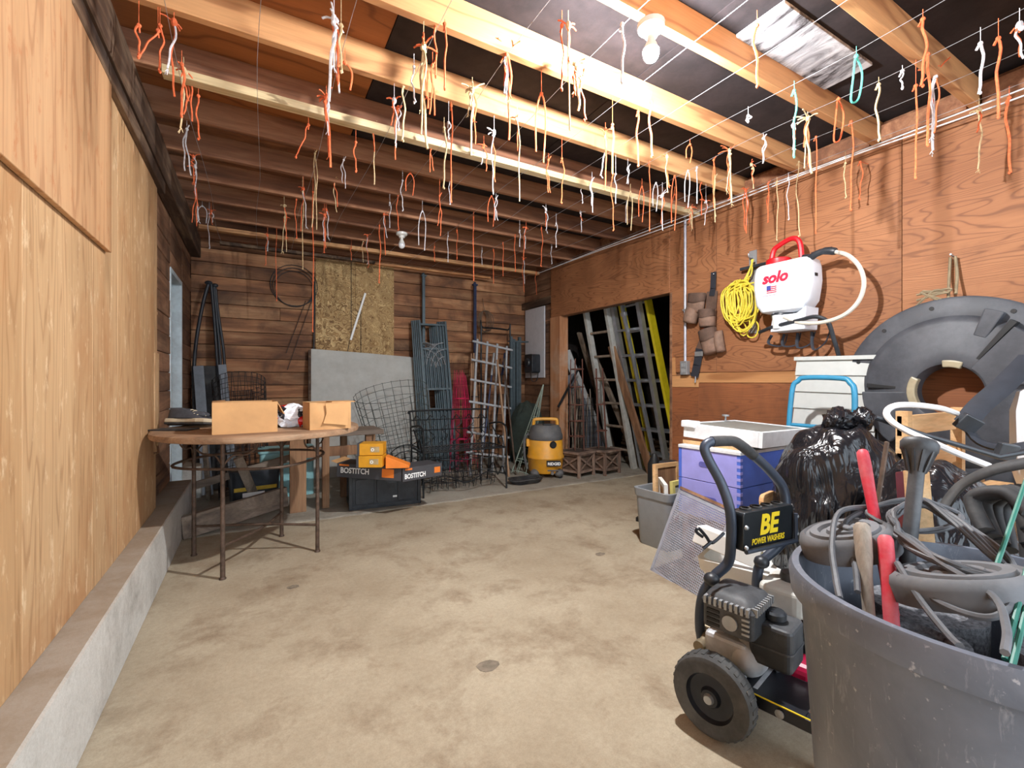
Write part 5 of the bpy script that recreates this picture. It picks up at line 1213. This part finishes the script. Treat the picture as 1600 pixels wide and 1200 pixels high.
# tube frame
L0 = [pl(1106, 1030, 1.56), pl(1094, 985, 1.55), pl(1097, 935, 1.54), pl(1115, 902, 1.53), pl(1137, 880, 1.52), pl(1142, 850, 1.50), pl(1141, 800, 1.49), pl(1128, 758, 1.52), pl(1107, 718, 1.54), pl(1101, 699, 1.55), pl(1112, 690, 1.56), pl(1136, 689, 1.58), pl(1152, 692, 1.59), pl(1178, 712, 1.61), pl(1205, 738, 1.63), pl(1224, 764, 1.64), pl(1228, 800, 1.63), pl(1226, 838, 1.63), pl(1212, 858, 1.62), pl(1192, 876, 1.62), pl(1184, 895, 1.62), pl(1182, 935, 1.62), pl(1184, 975, 1.62)]
MB().tube(smooth_path(L0, 5), .0165, 12).build('handle_frame', NAVYT, pw, True)
MB().tube(smooth_path(L0[10:14], 5), .0185, 12).build('grip_sleeve', BRUB, pw, True)
for q in (pl(1112, 905, 1.52), pl(1190, 878, 1.61)): MB().ball(q, (.026, .026, .022), 12, 8).build('clamp_knob', BPLAST, pw, True)
# panel with lettering
A, Bq = pl(1153, 861, 1.49), pl(1231, 845, 1.60)
xd = Vector((Bq.x-A.x, Bq.y-A.y, 0)); pwid = xd.length; xd.normalize(); yd = V(0, 0, 1).cross(xd)
PM = Matrix(((xd.x, yd.x, 0, A.x), (xd.y, yd.y, 0, A.y), (0, 0, 1, A.z), (0, 0, 0, 1)))
m = MB().prism(rrect(pwid, .130, .014, 4, pwid/2, .065), 0, .05, PM @ Matrix(((1, 0, 0, 0), (0, 0, -1, .03), (0, 1, 0, 0), (0, 0, 0, 1))))
pn = m.build('front_panel', plain('satin_black', (26, 30, 34), .35, var=.1, dust=.12, dustc=(90, 92, 96)), pw, bevel=.003)
for k in range(4): MB().lathe([(.012, 0), (.019, 0), (.019, .006), (.012, .006)], 18, PM @ TR((pwid*(.18+.21*k), .008, .129), 0, 0, 0), cap=False).build('nozzle_ring', BRUB, pn, True)
text('lettering', 'BE', .090, LETY, pw, PM @ TR((pwid*.30, -.0215, .050)) @ RX, bold=.0035, shear=.18, sx=.95)
text('lettering', 'POWER WASHERS', .027, LETY, pw, PM @ TR((pwid*.15, -.0215, .020)) @ RX, bold=.0005, shear=.2, sx=.74)
MB().tube([PM @ V(.0, -.03, .006), PM @ V(pwid, -.03, .006)], .008, 8).tube([PM @ V(pwid-.004, -.03, .006), PM @ V(pwid-.004, -.03, .10)], .007, 8).build('panel_edge_tube', NAVYT, pn, True)
for (x, z) in ((.0, .085), (.0, .02), (pwid, .09), (pwid, .03)): MB().lathe([(0, 0), (.008, 0), (.006, .006), (0, .008)], 10, PM @ TR((x, -.03, z), math.pi/2, 0, 0)).build('bolt', GALV, pn, True)
# hook on the left leg
MB().tube(smooth_path([pl(1131, 833, 1.47), pl(1118, 845, 1.45), pl(1110, 848, 1.44), pl(1103, 838, 1.44), pl(1092, 826, 1.44), pl(1088, 831, 1.44), pl(1098, 839, 1.44)], 4), .005, 6).tube([pl(1112, 846, 1.44), pl(1099, 857, 1.43)], .005, 6).build('wand_hook', HUB, pw, True)
# base rails and deck
MB().b2((.06, -.25, .10), (.10, .10, .135)).build('base_rail', HUB, pw, bevel=.004); MB().b2((.44, -.25, .10), (.48, .10, .135)).build('base_rail', HUB, pw, bevel=.004)
MB().b2((.06, -.22, .13), (.48, .08, .138)).build('engine_plate', HUB, pw); MB().b2((.058, -.24, .137), (.062, .08, .1395)).build('yellow_edge', LETY, pw)
MB().tube(smooth_path([(.08, -.22, .11), (.08, -.26, .09), (.08, -.27, .03), (.08, -.27, .0)], 4), .013, 8).tube(smooth_path([(.46, -.22, .11), (.46, -.26, .09), (.46, -.27, .03), (.46, -.27, 0)], 4), .013, 8).build('front_foot', NAVYT, pw, True)
MB().lathe([(0, 0), (.012, 0), (.012, .004), (0, .006)], 12, TR((.058, -.16, .117), 0, -math.pi/2, 0)).build('bolt', GALV, pw, True)
# engine
ALU = plain('cast_aluminium', (196, 198, 202), .5, .1, var=.14, sc=30, dust=.2); DUSTB = plain('dusty_black_plastic', (46, 48, 52), .55, var=.18, dust=.5, dustc=(116, 116, 118)); CREAMT = plain('off_white_tank', (206, 204, 196), .45, var=.06, dust=.35)
c = pl(1152, 952, 1.42)
af = MB().prism(rrect(.165, .15, .02, 4, c.x, c.y), c.z-.045, c.z+.03).build('air_filter', DUSTB, pw, bevel=.004)
rings = [[(x, y, z) for x, y in rrect(.172*k, .157*k, .022, 4, c.x, c.y)] for z, k in ((c.z+.03, 1.0), (c.z+.034, 1.02), (c.z+.06, .80), (c.z+.068, .5))]
n = len(rings[0]); m = MB(); m.v = [q for r_ in rings for q in r_]; m.f = [(i*n+j, i*n+(j+1) % n, (i+1)*n+(j+1) % n, (i+1)*n+j) for i in range(3) for j in range(n)] + [tuple(3*n+j for j in range(n))]
m.build('filter_cover', DUSTB, pw, True)
m = MB()
for k in range(9):
    m.b2((c.x-.07+.016*k, c.y-.083, c.z+.028), (c.x-.062+.016*k, c.y-.062, c.z+.05)); m.b2((c.x-.09, c.y-.066+.0155*k, c.z+.028), (c.x-.068, c.y-.058+.0155*k, c.z+.05))
m.build('cover_fins', GALV, af)
for k in range(4): MB().b2((c.x-.086, c.y+.02, c.z-.034+.014*k), (c.x-.081, c.y+.058, c.z-.027+.014*k)).build('vent', LETB, af); MB().b2((c.x-.086, c.y-.066, c.z-.030+.014*k), (c.x-.081, c.y-.045, c.z-.024+.014*k)).build('vent', GALV, af)
MB().lathe([(.012, 0), (.022, 0), (.022, .008), (.014, .006)], 16, TR((c.x-.082, c.y-.012, c.z-.008), 0, -math.pi/2, 0)).build('breather_ring', GALV, af, True)
c = pl(1224, 1000, 1.37)
mf = MB().prism(rrect(.125, .12, .02, 4, c.x, c.y+.02), c.z-.07, c.z+.055).build('engine_shroud', DUSTB, pw, bevel=.010); MB().prism(rrect(.13, .125, .02, 4, c.x, c.y+.02), c.z-.015, c.z-.008).build('shroud_band', DUSTB, pw, bevel=.002)
MB().lathe([(0, 0), (.03, 0), (.03, .016), (.024, .022), (0, .022)], 16, TR((c.x-.005, c.y+.02, c.z+.062))).build('filler_cap', BPLAST, pw, True)
e = pl(1172, 1022, 1.43)
MB().ball(e, (.075, .055, .062), 18, 12).build('crankcase_cover', ALU, pw, True); MB().b2((e.x-.06, e.y-.01, .138), (e.x+.20, e.y+.12, e.z+.05)).build('engine_block', ALU, pw, bevel=.012)
m = MB()
for k in range(6): m.b2((e.x+.02, e.y-.035, e.z+.045+.011*k), (e.x+.16, e.y+.10, e.z+.050+.011*k))
m.build('cooling_fins', ALU, pw)
MB().b2((e.x-.075, e.y-.05, e.z-.075), (e.x+.07, e.y-.03, e.z-.055)).build('crankcase_flange', ALU, pw, bevel=.004)
for dx in (-.06, .0, .055): MB().lathe([(0, 0), (.008, 0), (.008, .008), (0, .01)], 8, TR((e.x+dx, e.y-.05, e.z-.065), math.pi/2, 0, 0)).build('crankcase_bolt', GALV, pw)
MB().tube(smooth_path([e + V(.05, -.05, .06), e + V(.075, -.075, .03), e + V(.08, -.07, -.03), e + V(.06, -.05, -.05)], 4), .012, 8).build('intake_pipe', DUSTB, pw, True)
ft = pl(1232, 928, 1.56)
tk = MB().prism(rrect(.19, .15, .04, 5, ft.x+.01, ft.y), ft.z-.045, ft.z+.04).build('fuel_tank', CREAMT, pw, bevel=.014, seg=3)
MB().lathe([(0, 0), (.034, 0), (.036, .01), (.032, .026), (0, .03)], 18, TR((ft.x+.03, ft.y, ft.z+.04))).build('fuel_cap', DUSTB, tk, True)
MB().b2((ft.x-.045, ft.y-.0765, ft.z-.03), (ft.x+.005, ft.y-.0745, ft.z+.02)).build('warning_label', LETB, tk)
for z in (.008, -.004, -.016): MB().b2((ft.x-.041, ft.y-.0775, ft.z+z), (ft.x+.001, ft.y-.0764, ft.z+z+.006)).build('label_stripe', LETO, tk)
r0 = pl(1252, 1078, 1.40); MB().prism(rrect(.10, .16, .03, 4, r0.x+.04, r0.z), r0.y-.02, r0.y+.10, Matrix(((1, 0, 0, 0), (0, 0, 1, 0), (0, 1, 0, 0), (0, 0, 0, 1)))).build('recoil_cover', plain('magenta_red_paint', (170, 20, 62), .35), pw, bevel=.006)
MB().b2((r0.x-.005, r0.y-.0225, r0.z-.02), (r0.x+.025, r0.y-.0195, r0.z+.045)).build('white_label', LETW, pw)
# pump
BRASS = plain('tarnished_brass', (150, 136, 112), .5, .5, var=.2, sc=30)
q = pl(1118, 985, 1.58)
MB().b2((q.x-.06, q.y-.04, q.z-.04), (q.x+.08, q.y+.04, q.z+.035)).build('pump_head', BRASS, pw, bevel=.006)
MB().tube([q + V(-.05, 0, .015), q + V(-.12, -.005, .0), q + V(-.135, -.005, 0)], .013, 10).tube([q + V(-.115, -.005, 0), q + V(-.14, -.005, 0)], .018, 12).build('outlet_coupling', BRASS, pw, True)
for k in range(3): MB().lathe([(0, 0), (.013, 0), (.013, .018), (0, .018)], 6, TR(q + V(-.04+.04*k, -.01, .035))).build('pump_valve_cap', BRASS, pw)
MB().tube(smooth_path([q + V(-.02, -.03, -.04), q + V(.0, -.06, -.09), q + V(.07, -.08, -.10), q + V(.12, -.06, -.08)], 5), .006, 6).build('bypass_hose', BRUB, pw, True)

# ------------------------------------------------------------------ big trash can
TC_ = Vector((1.09, .285, 0)); TH = .69
t = NT('dusty_grey_bin'); vec = t.coord((1, 1, 1)); sv = t.coord((3, 3, .5)); n1 = t.noise(vec, 5, 6, .65, .4); n2 = t.noise(sv, 22, 5, .7, .6); n3 = t.noise(vec, 60, 3, .6)
cc = t.ramp(n1, [(.3, srgb(80, 86, 98)), (.7, srgb(114, 119, 130))]); cc = t.mix(t.ramp(n2, [(.58, 0.0), (.72, .5)]), cc, srgb(160, 162, 168)); cc = t.mix(t.ramp(n3, [(.66, 0.0), (.72, .6)]), cc, srgb(186, 186, 190))
t.col(cc); t.bump(n1, .12, .02); CAN = t.set(.42)
tc = thing('trash_can', 'large dusty black round bin filled with tools and cable', 'bin', TC_)
MB().lathe([(0, 0), (.215, 0), (.222, .012), (.262, TH-.07), (.266, TH-.055), (.280, TH-.05), (.284, TH-.012), (.278, TH), (.266, TH), (.258, TH-.02), (.252, TH-.08), (.212, .02), (0, .02)], 72).build('can_body', CAN, tc, True)
# filling: rolls of foam, moulded lid, cable
FOAM = plain('speckled_grey_foam', (104, 104, 108), .9, var=.55, sc=160); DUSTL = plain('dusty_lid', (96, 97, 100), .75, var=.2, sc=9, dust=.4, dustc=(144, 144, 147))
for k, (x, y, r, h, lab) in enumerate(((1.07, .165, .085, .64, 'grey foam roll standing at the front of the bin'), (.965, .33, .068, .625, 'narrow grey foam roll standing at the left of the bin'), (1.15, .38, .09, .61, 'grey foam roll standing at the back of the bin'), (1.22, .22, .065, .63, 'grey foam roll standing at the right of the bin'))):
    tag(MB().lathe([(0, .03), (r, .03), (r, h), (r*.7, h), (r*.65, h-.01), (r*.3, h-.008), (0, h-.008)], 28, TR((x, y, 0))).build('foam_roll', FOAM, None, True), lab, 'foam roll')
def lid(label, px, py, f, R_, tilt, rz, prof=None):
    t = thing('dusty_dish', label, 'lid', M=TR(atf(px, py, f), tilt[0], tilt[1], rz))
    MB().lathe(prof or [(0, .018), (R_*.34, .018), (R_*.38, .011), (R_*.5, .011), (R_*.54, .018), (R_*.7, .018), (R_*.73, .012), (R_*.8, .012), (R_*.84, .016), (R_*.95, .010), (R_, -.002), (R_, -.03), (R_*.95, -.03), (R_*.93, -.004), (0, -.004)], 40).build('lid_shell', DUSTL, t, True)
    MB().b2((-R_*.3, -.008, .016), (R_*.3, .008, .024)).build('grip_rib', DUSTL, t, bevel=.004)
    return t
lid('dusty round moulded lid tipped on the tools in the bin', 1500, 905, .76, .100, (-.25, .10), .3)
lid('dusty moulded tray corner poking out at the left of the bin', 1322, 838, .93, .085, (-.25, .10), 1.0)
# black cable coiled over everything
CBL = plain('dusty_black_cable', (76, 77, 80), .6, var=.15, dust=.45, dustc=(134, 134, 138))
def coil(label, ctrl, r, seed, turns, jit, name='cable_coil', mat=None):
    m = MB()
    for k in range(turns):
        rr = random.Random(seed*31+k)
        P = [atf(x + rr.uniform(-1, 1)*jit, y + rr.uniform(-1, 1)*jit*.5, f + rr.uniform(-.01, .01)) for x, y, f in ctrl]
        m.tube(smooth_path(P, 6, True), r, 7, True)
    return tag(m.build(name, mat or CBL, None, True), label, 'cable')
coil('long oval coil of dusty black cable on top of the bin', [(1400, 800, .93), (1445, 786, .95), (1490, 815, .90), (1560, 870, .80), (1592, 905, .74), (1560, 908, .72), (1480, 880, .76), (1420, 848, .84), (1395, 820, .90)], .0042, 3, 8, 12)
coil('upper ring of dusty cable around the rubber tamper', [(1360, 793, .98), (1420, 782, 1.0), (1480, 792, .98), (1500, 812, .95), (1465, 828, .90), (1410, 826, .90), (1368, 810, .94)], .0042, 8, 3, 5)
m = MB()
for P in ([(1345, 800, .97), (1322, 815, .95), (1318, 845, .9), (1335, 880, .85), (1340, 925, .8)], [(1362, 792, .98), (1312, 800, .95), (1300, 850, .88), (1306, 905, .80), (1312, 935, .76)], [(1402, 880, .80), (1440, 940, .72), (1480, 990, .66), (1500, 1010, .62)], [(1405, 900, .78), (1475, 945, .70), (1540, 965, .66), (1575, 950, .66), (1585, 910, .70)], [(1400, 830, .85), (1470, 880, .76), (1550, 930, .67), (1572, 980, .62), (1570, 1020, .58)]):
    m.tube(smooth_path([atf(*q) for q in P], 6), .0052, 7)
tag(m.build('loose_cable', CBL, None, True), 'loose dusty cable ends hanging over tools inside the bin', 'cable')
# tools standing in the bin
REDH = plain('chipped_red_paint', (206, 40, 62), .55, var=.12, sc=24, dust=.6, dustc=(196, 150, 152)); ASH = wood('grey_ash_handle', (130, 118, 104), (168, 156, 142), (194, 184, 170), 2, 14, 14, rv=.05)
def rod(name, label, cat, a, b, rs, mat, n=14, flat=.8):
    a, b = Vector(a), Vector(b)
    t = thing(name, label, cat, M=Matrix.Translation(a)); d = b-a
    MB().tube([d*q for q, r in rs], [r for q, r in rs], n, False, flat).build('handle', mat, t, True); return t
rod('hammer_handle', 'long red painted tool handle at the back of the bin', 'tool handle', atf(1347, 704, 1.02), atf(1400, 985, .84), [(0, .009), (.012, .0135), (.04, .0145), (.12, .0148), (.3, .0125), (1, .0125)], REDH)
rod('hammer_handle', 'bare wooden tool handle at the front of the bin', 'tool handle', atf(1346, 818, .87), atf(1362, 1010, .78), [(0, .011), (.03, .0165), (.12, .0175), (.28, .0165), (.45, .0125), (.7, .0115), (1, .0115)], ASH)
rod('hammer_handle', 'short red painted tool handle beside the wooden one', 'tool handle', atf(1383, 838, .84), atf(1398, 1040, .745), [(0, .011), (.03, .0148), (.15, .015), (.5, .0138), (1, .0138)], REDH)
ta, tb_ = atf(1437, 692, .92), atf(1412, 830, .86); z = (tb_-ta).normalized(); M, L = leanM(tb_ - V(0, 0, .12), ta, (1, 0, 0))
t = thing('rubber_tamper', 'black rubber headed tamper standing up from the bin', 'tamper', M=M)
MB().lathe([(0, 0), (.0128, 0), (.0128, L-.045), (0, L-.045)], 18).build('shaft', DUSTB, t, True); MB().lathe([(.0128, L-.06), (.015, L-.045), (.020, L-.03), (.026, L-.02), (.030, L-.016), (.031, L-.002), (.026, L+.006), (.016, L+.009), (0, L+.009)], 28).build('head', DUSTB, t, True)
for k in range(10): MB().bar(Vector((.0135*math.cos(k*.628), .0135*math.sin(k*.628), L-.06)), Vector((.026*math.cos(k*.628), .026*math.sin(k*.628), L-.018)), .004, .004).build('head_rib', DUSTB, t)
t = thing('wood_block', 'maroon painted wooden block behind the tamper', 'block', M=TR(atf(1424, 772, 1.05), 0, .22, .6))
MB().b2((-.035, -.02, -.10), (.03, .02, .05)).build('block_body', plain('maroon_paint', (96, 26, 26), .4), t, bevel=.003); MB().b2((-.05, -.021, -.10), (-.035, .021, .05)).build('bare_edge', PW, t)
GRN = plain('green_stake', (44, 112, 96), .5, var=.1)
for k, (a, b) in enumerate((((1606, 742, .90), (1555, 890, .76)), ((1612, 860, .72), (1570, 1030, .61)), ((1618, 890, .70), (1582, 1040, .60)))):
    tag(MB().tube([atf(*a), atf(*b)], .0036, 8).build('garden_stake', GRN, None, True), ('tall thin green garden stake at the right edge of the bin', 'left of two short green stakes in the bin', 'right of two short green stakes in the bin')[k], 'stake')
m = MB().tube(smooth_path([atf(1470, 800, 1.1), atf(1500, 760, 1.1), atf(1550, 735, 1.05), atf(1610, 722, 1.0)], 6), .019, 10, flat=.5)
tag(m.build('rubber_strap', BRUB, None, True), 'wide black rubber hose bending over the right of the bin', 'hose')
m = MB()
for k in range(4): m.tube(smooth_path([atf(1540+12*k, 830+10*k, 1.0), atf(1520+16*k, 780+5*k, 1.05), atf(1570+10*k, 770, 1.0), atf(1610, 800+25*k, .95)], 5), .016, 9)
tag(m.build('rubber_hose_tangle', BRUB, None, True), 'tangle of thick black hose right behind the bin', 'hose')

# ------------------------------------------------------------------ bin bags
t = NT('bin_bag_plastic'); vec = t.coord((1, 1, .22)); nn = t.noise(vec, 9, 3, .5, 1.6); t.col(srgb(26, 26, 30)); t.bump(nn, .75, .05); BAG = t.set(.22)
def bag(label, c, R_, seed, neck=True, amp=.30):
    t = thing('bin_bag', label, 'bin bag', c); f = crumple(seed, R_, amp*.95, sharp=1.35, squash=.93)
    MB().grid(f, 56, 40, True, TR((0, 0, R_[2]*.93))).build('bag_body', BAG, t, 'all')
    if neck:
        rr = random.Random(seed); zt = R_[2]*1.86
        MB().grid(crumple(seed+5, (.085, .05, .06), .7), 26, 18, True, TR((.0, 0, zt+.02), .3, .2, .4)).build('tied_neck', BAG, t, 'all')
        MB().grid(crumple(seed+6, (.06, .04, .05), .7), 24, 16, True, TR((.09, -.05, zt+.03), .3, .2, .4)).build('knot_ear', BAG, t, 'all')
    return t
bag('tall knotted black bin bag beside the hive', (2.15, 1.00, 0), (.25, .25, .46), 31)
bag('black bin bag slumped behind the round bin', (1.88, .60, 0), (.27, .23, .41), 37, False, .22)
plank('grey_stick', 'short grey stick poking up in front of the bin bag', atf(1371, 785, 1.30), atf(1386, 690, 1.32), .011, .011, IRON, (0, 1, 0), 'stick')

# ------------------------------------------------------------------ second sprayer and slatted crate at the right edge
so = Vector((2.62, .42, 0))
cr2 = thing('slatted_crate', 'pale wooden slatted crate at the right edge', 'crate', (2.28, .30, 0))
for x in (0, .56):
    for y in (0, .52): MB().b2((x-.02, y-.02, 0), (x+.02, y+.02, .93 if y > .3 else .60)).build('post', PW, cr2)
for k in range(6):
    MB().b2((-.02, -.015, .06+.095*k), (.58, .0, .13+.095*k)).build('slat', PW, cr2); MB().b2((-.02, .52, .08+.15*k), (.58, .535, .16+.15*k)).build('slat', PW, cr2)
    MB().b2((-.035, -.02, .06+.095*k), (-.02, .54, .13+.095*k)).build('slat', PW, cr2)
for k in range(6): MB().b2((-.02, -.015+.09*k, .59), (.58, .06+.09*k, .61)).build('lid_slat', PW, cr2)
s2 = thing('backpack_sprayer', 'second white sprayer tank with black straps on the slatted crate', 'sprayer', (2.56, .40, .612), -.9)
rings = [[(x*k, y*k, z) for x, y in rrect(.36, .20, .06, 5)] for z, k in ((.02, .75), (.05, .9), (.12, 1), (.33, 1), (.40, .9), (.43, .6))]
m = MB(); n = len(rings[0]); m.v = [q for r_ in rings for q in r_]; m.f = [(i*n+j, i*n+(j+1) % n, (i+1)*n+(j+1) % n, (i+1)*n+j) for i in range(5) for j in range(n)] + [tuple(reversed(range(n))), tuple(5*n+j for j in range(n))]
m.build('tank', TANK, s2, True); MB().lathe([(0, .0), (.06, 0), (.06, .04), (0, .04)], 18, TR((0, 0, .43))).build('cap', BPLAST, s2, True); MB().b2((-.17, -.09, 0), (.17, .09, .02)).build('foot', BPLAST, s2, bevel=.005)
S2I = TR((2.56, .40, .612), 0, 0, -.9).inverted()
def s2p(px, py, f): return S2I @ atf(px, py, f)
m = MB(); m.tube(smooth_path([s2p(1610, 560, 1.75), s2p(1570, 600, 1.72), s2p(1530, 635, 1.72), s2p(1508, 662, 1.72)], 5), .034, 8, flat=.22)
m.tube(smooth_path([s2p(1508, 662, 1.72), s2p(1530, 690, 1.68), s2p(1570, 700, 1.64), s2p(1612, 695, 1.6)], 5), .03, 8, flat=.4); m.build('shoulder_strap', WEB, s2, True)
MB().b2((-.035, -.012, -.03), (.035, .012, .03), TR(s2p(1513, 662, 1.69), .4, .5, .3)).build('buckle', BPLAST, s2, bevel=.004); MB().b2((-.03, -.012, -.03), (.03, .012, .03), TR(s2p(1572, 706, 1.6), .2, .2, .3)).build('buckle', BPLAST, s2, bevel=.004)
MB().tube(smooth_path([s2p(1495, 646, 1.72), s2p(1470, 638, 1.70), s2p(1430, 633, 1.66), s2p(1398, 634, 1.62), s2p(1385, 645, 1.6), s2p(1395, 660, 1.56), s2p(1420, 675, 1.52), s2p(1450, 688, 1.48), s2p(1500, 710, 1.46), s2p(1545, 728, 1.45)], 6), .0105, 8).build('hose', plain('white_hose', (214, 210, 208), .5, var=.04), s2, True)
MB().tube([s2p(1368, 652, 1.60), s2p(1432, 676, 1.57), s2p(1560, 714, 1.50), s2p(1606, 706, 1.48)], .0085, 8).build('spray_lance', BPLAST, s2, True)
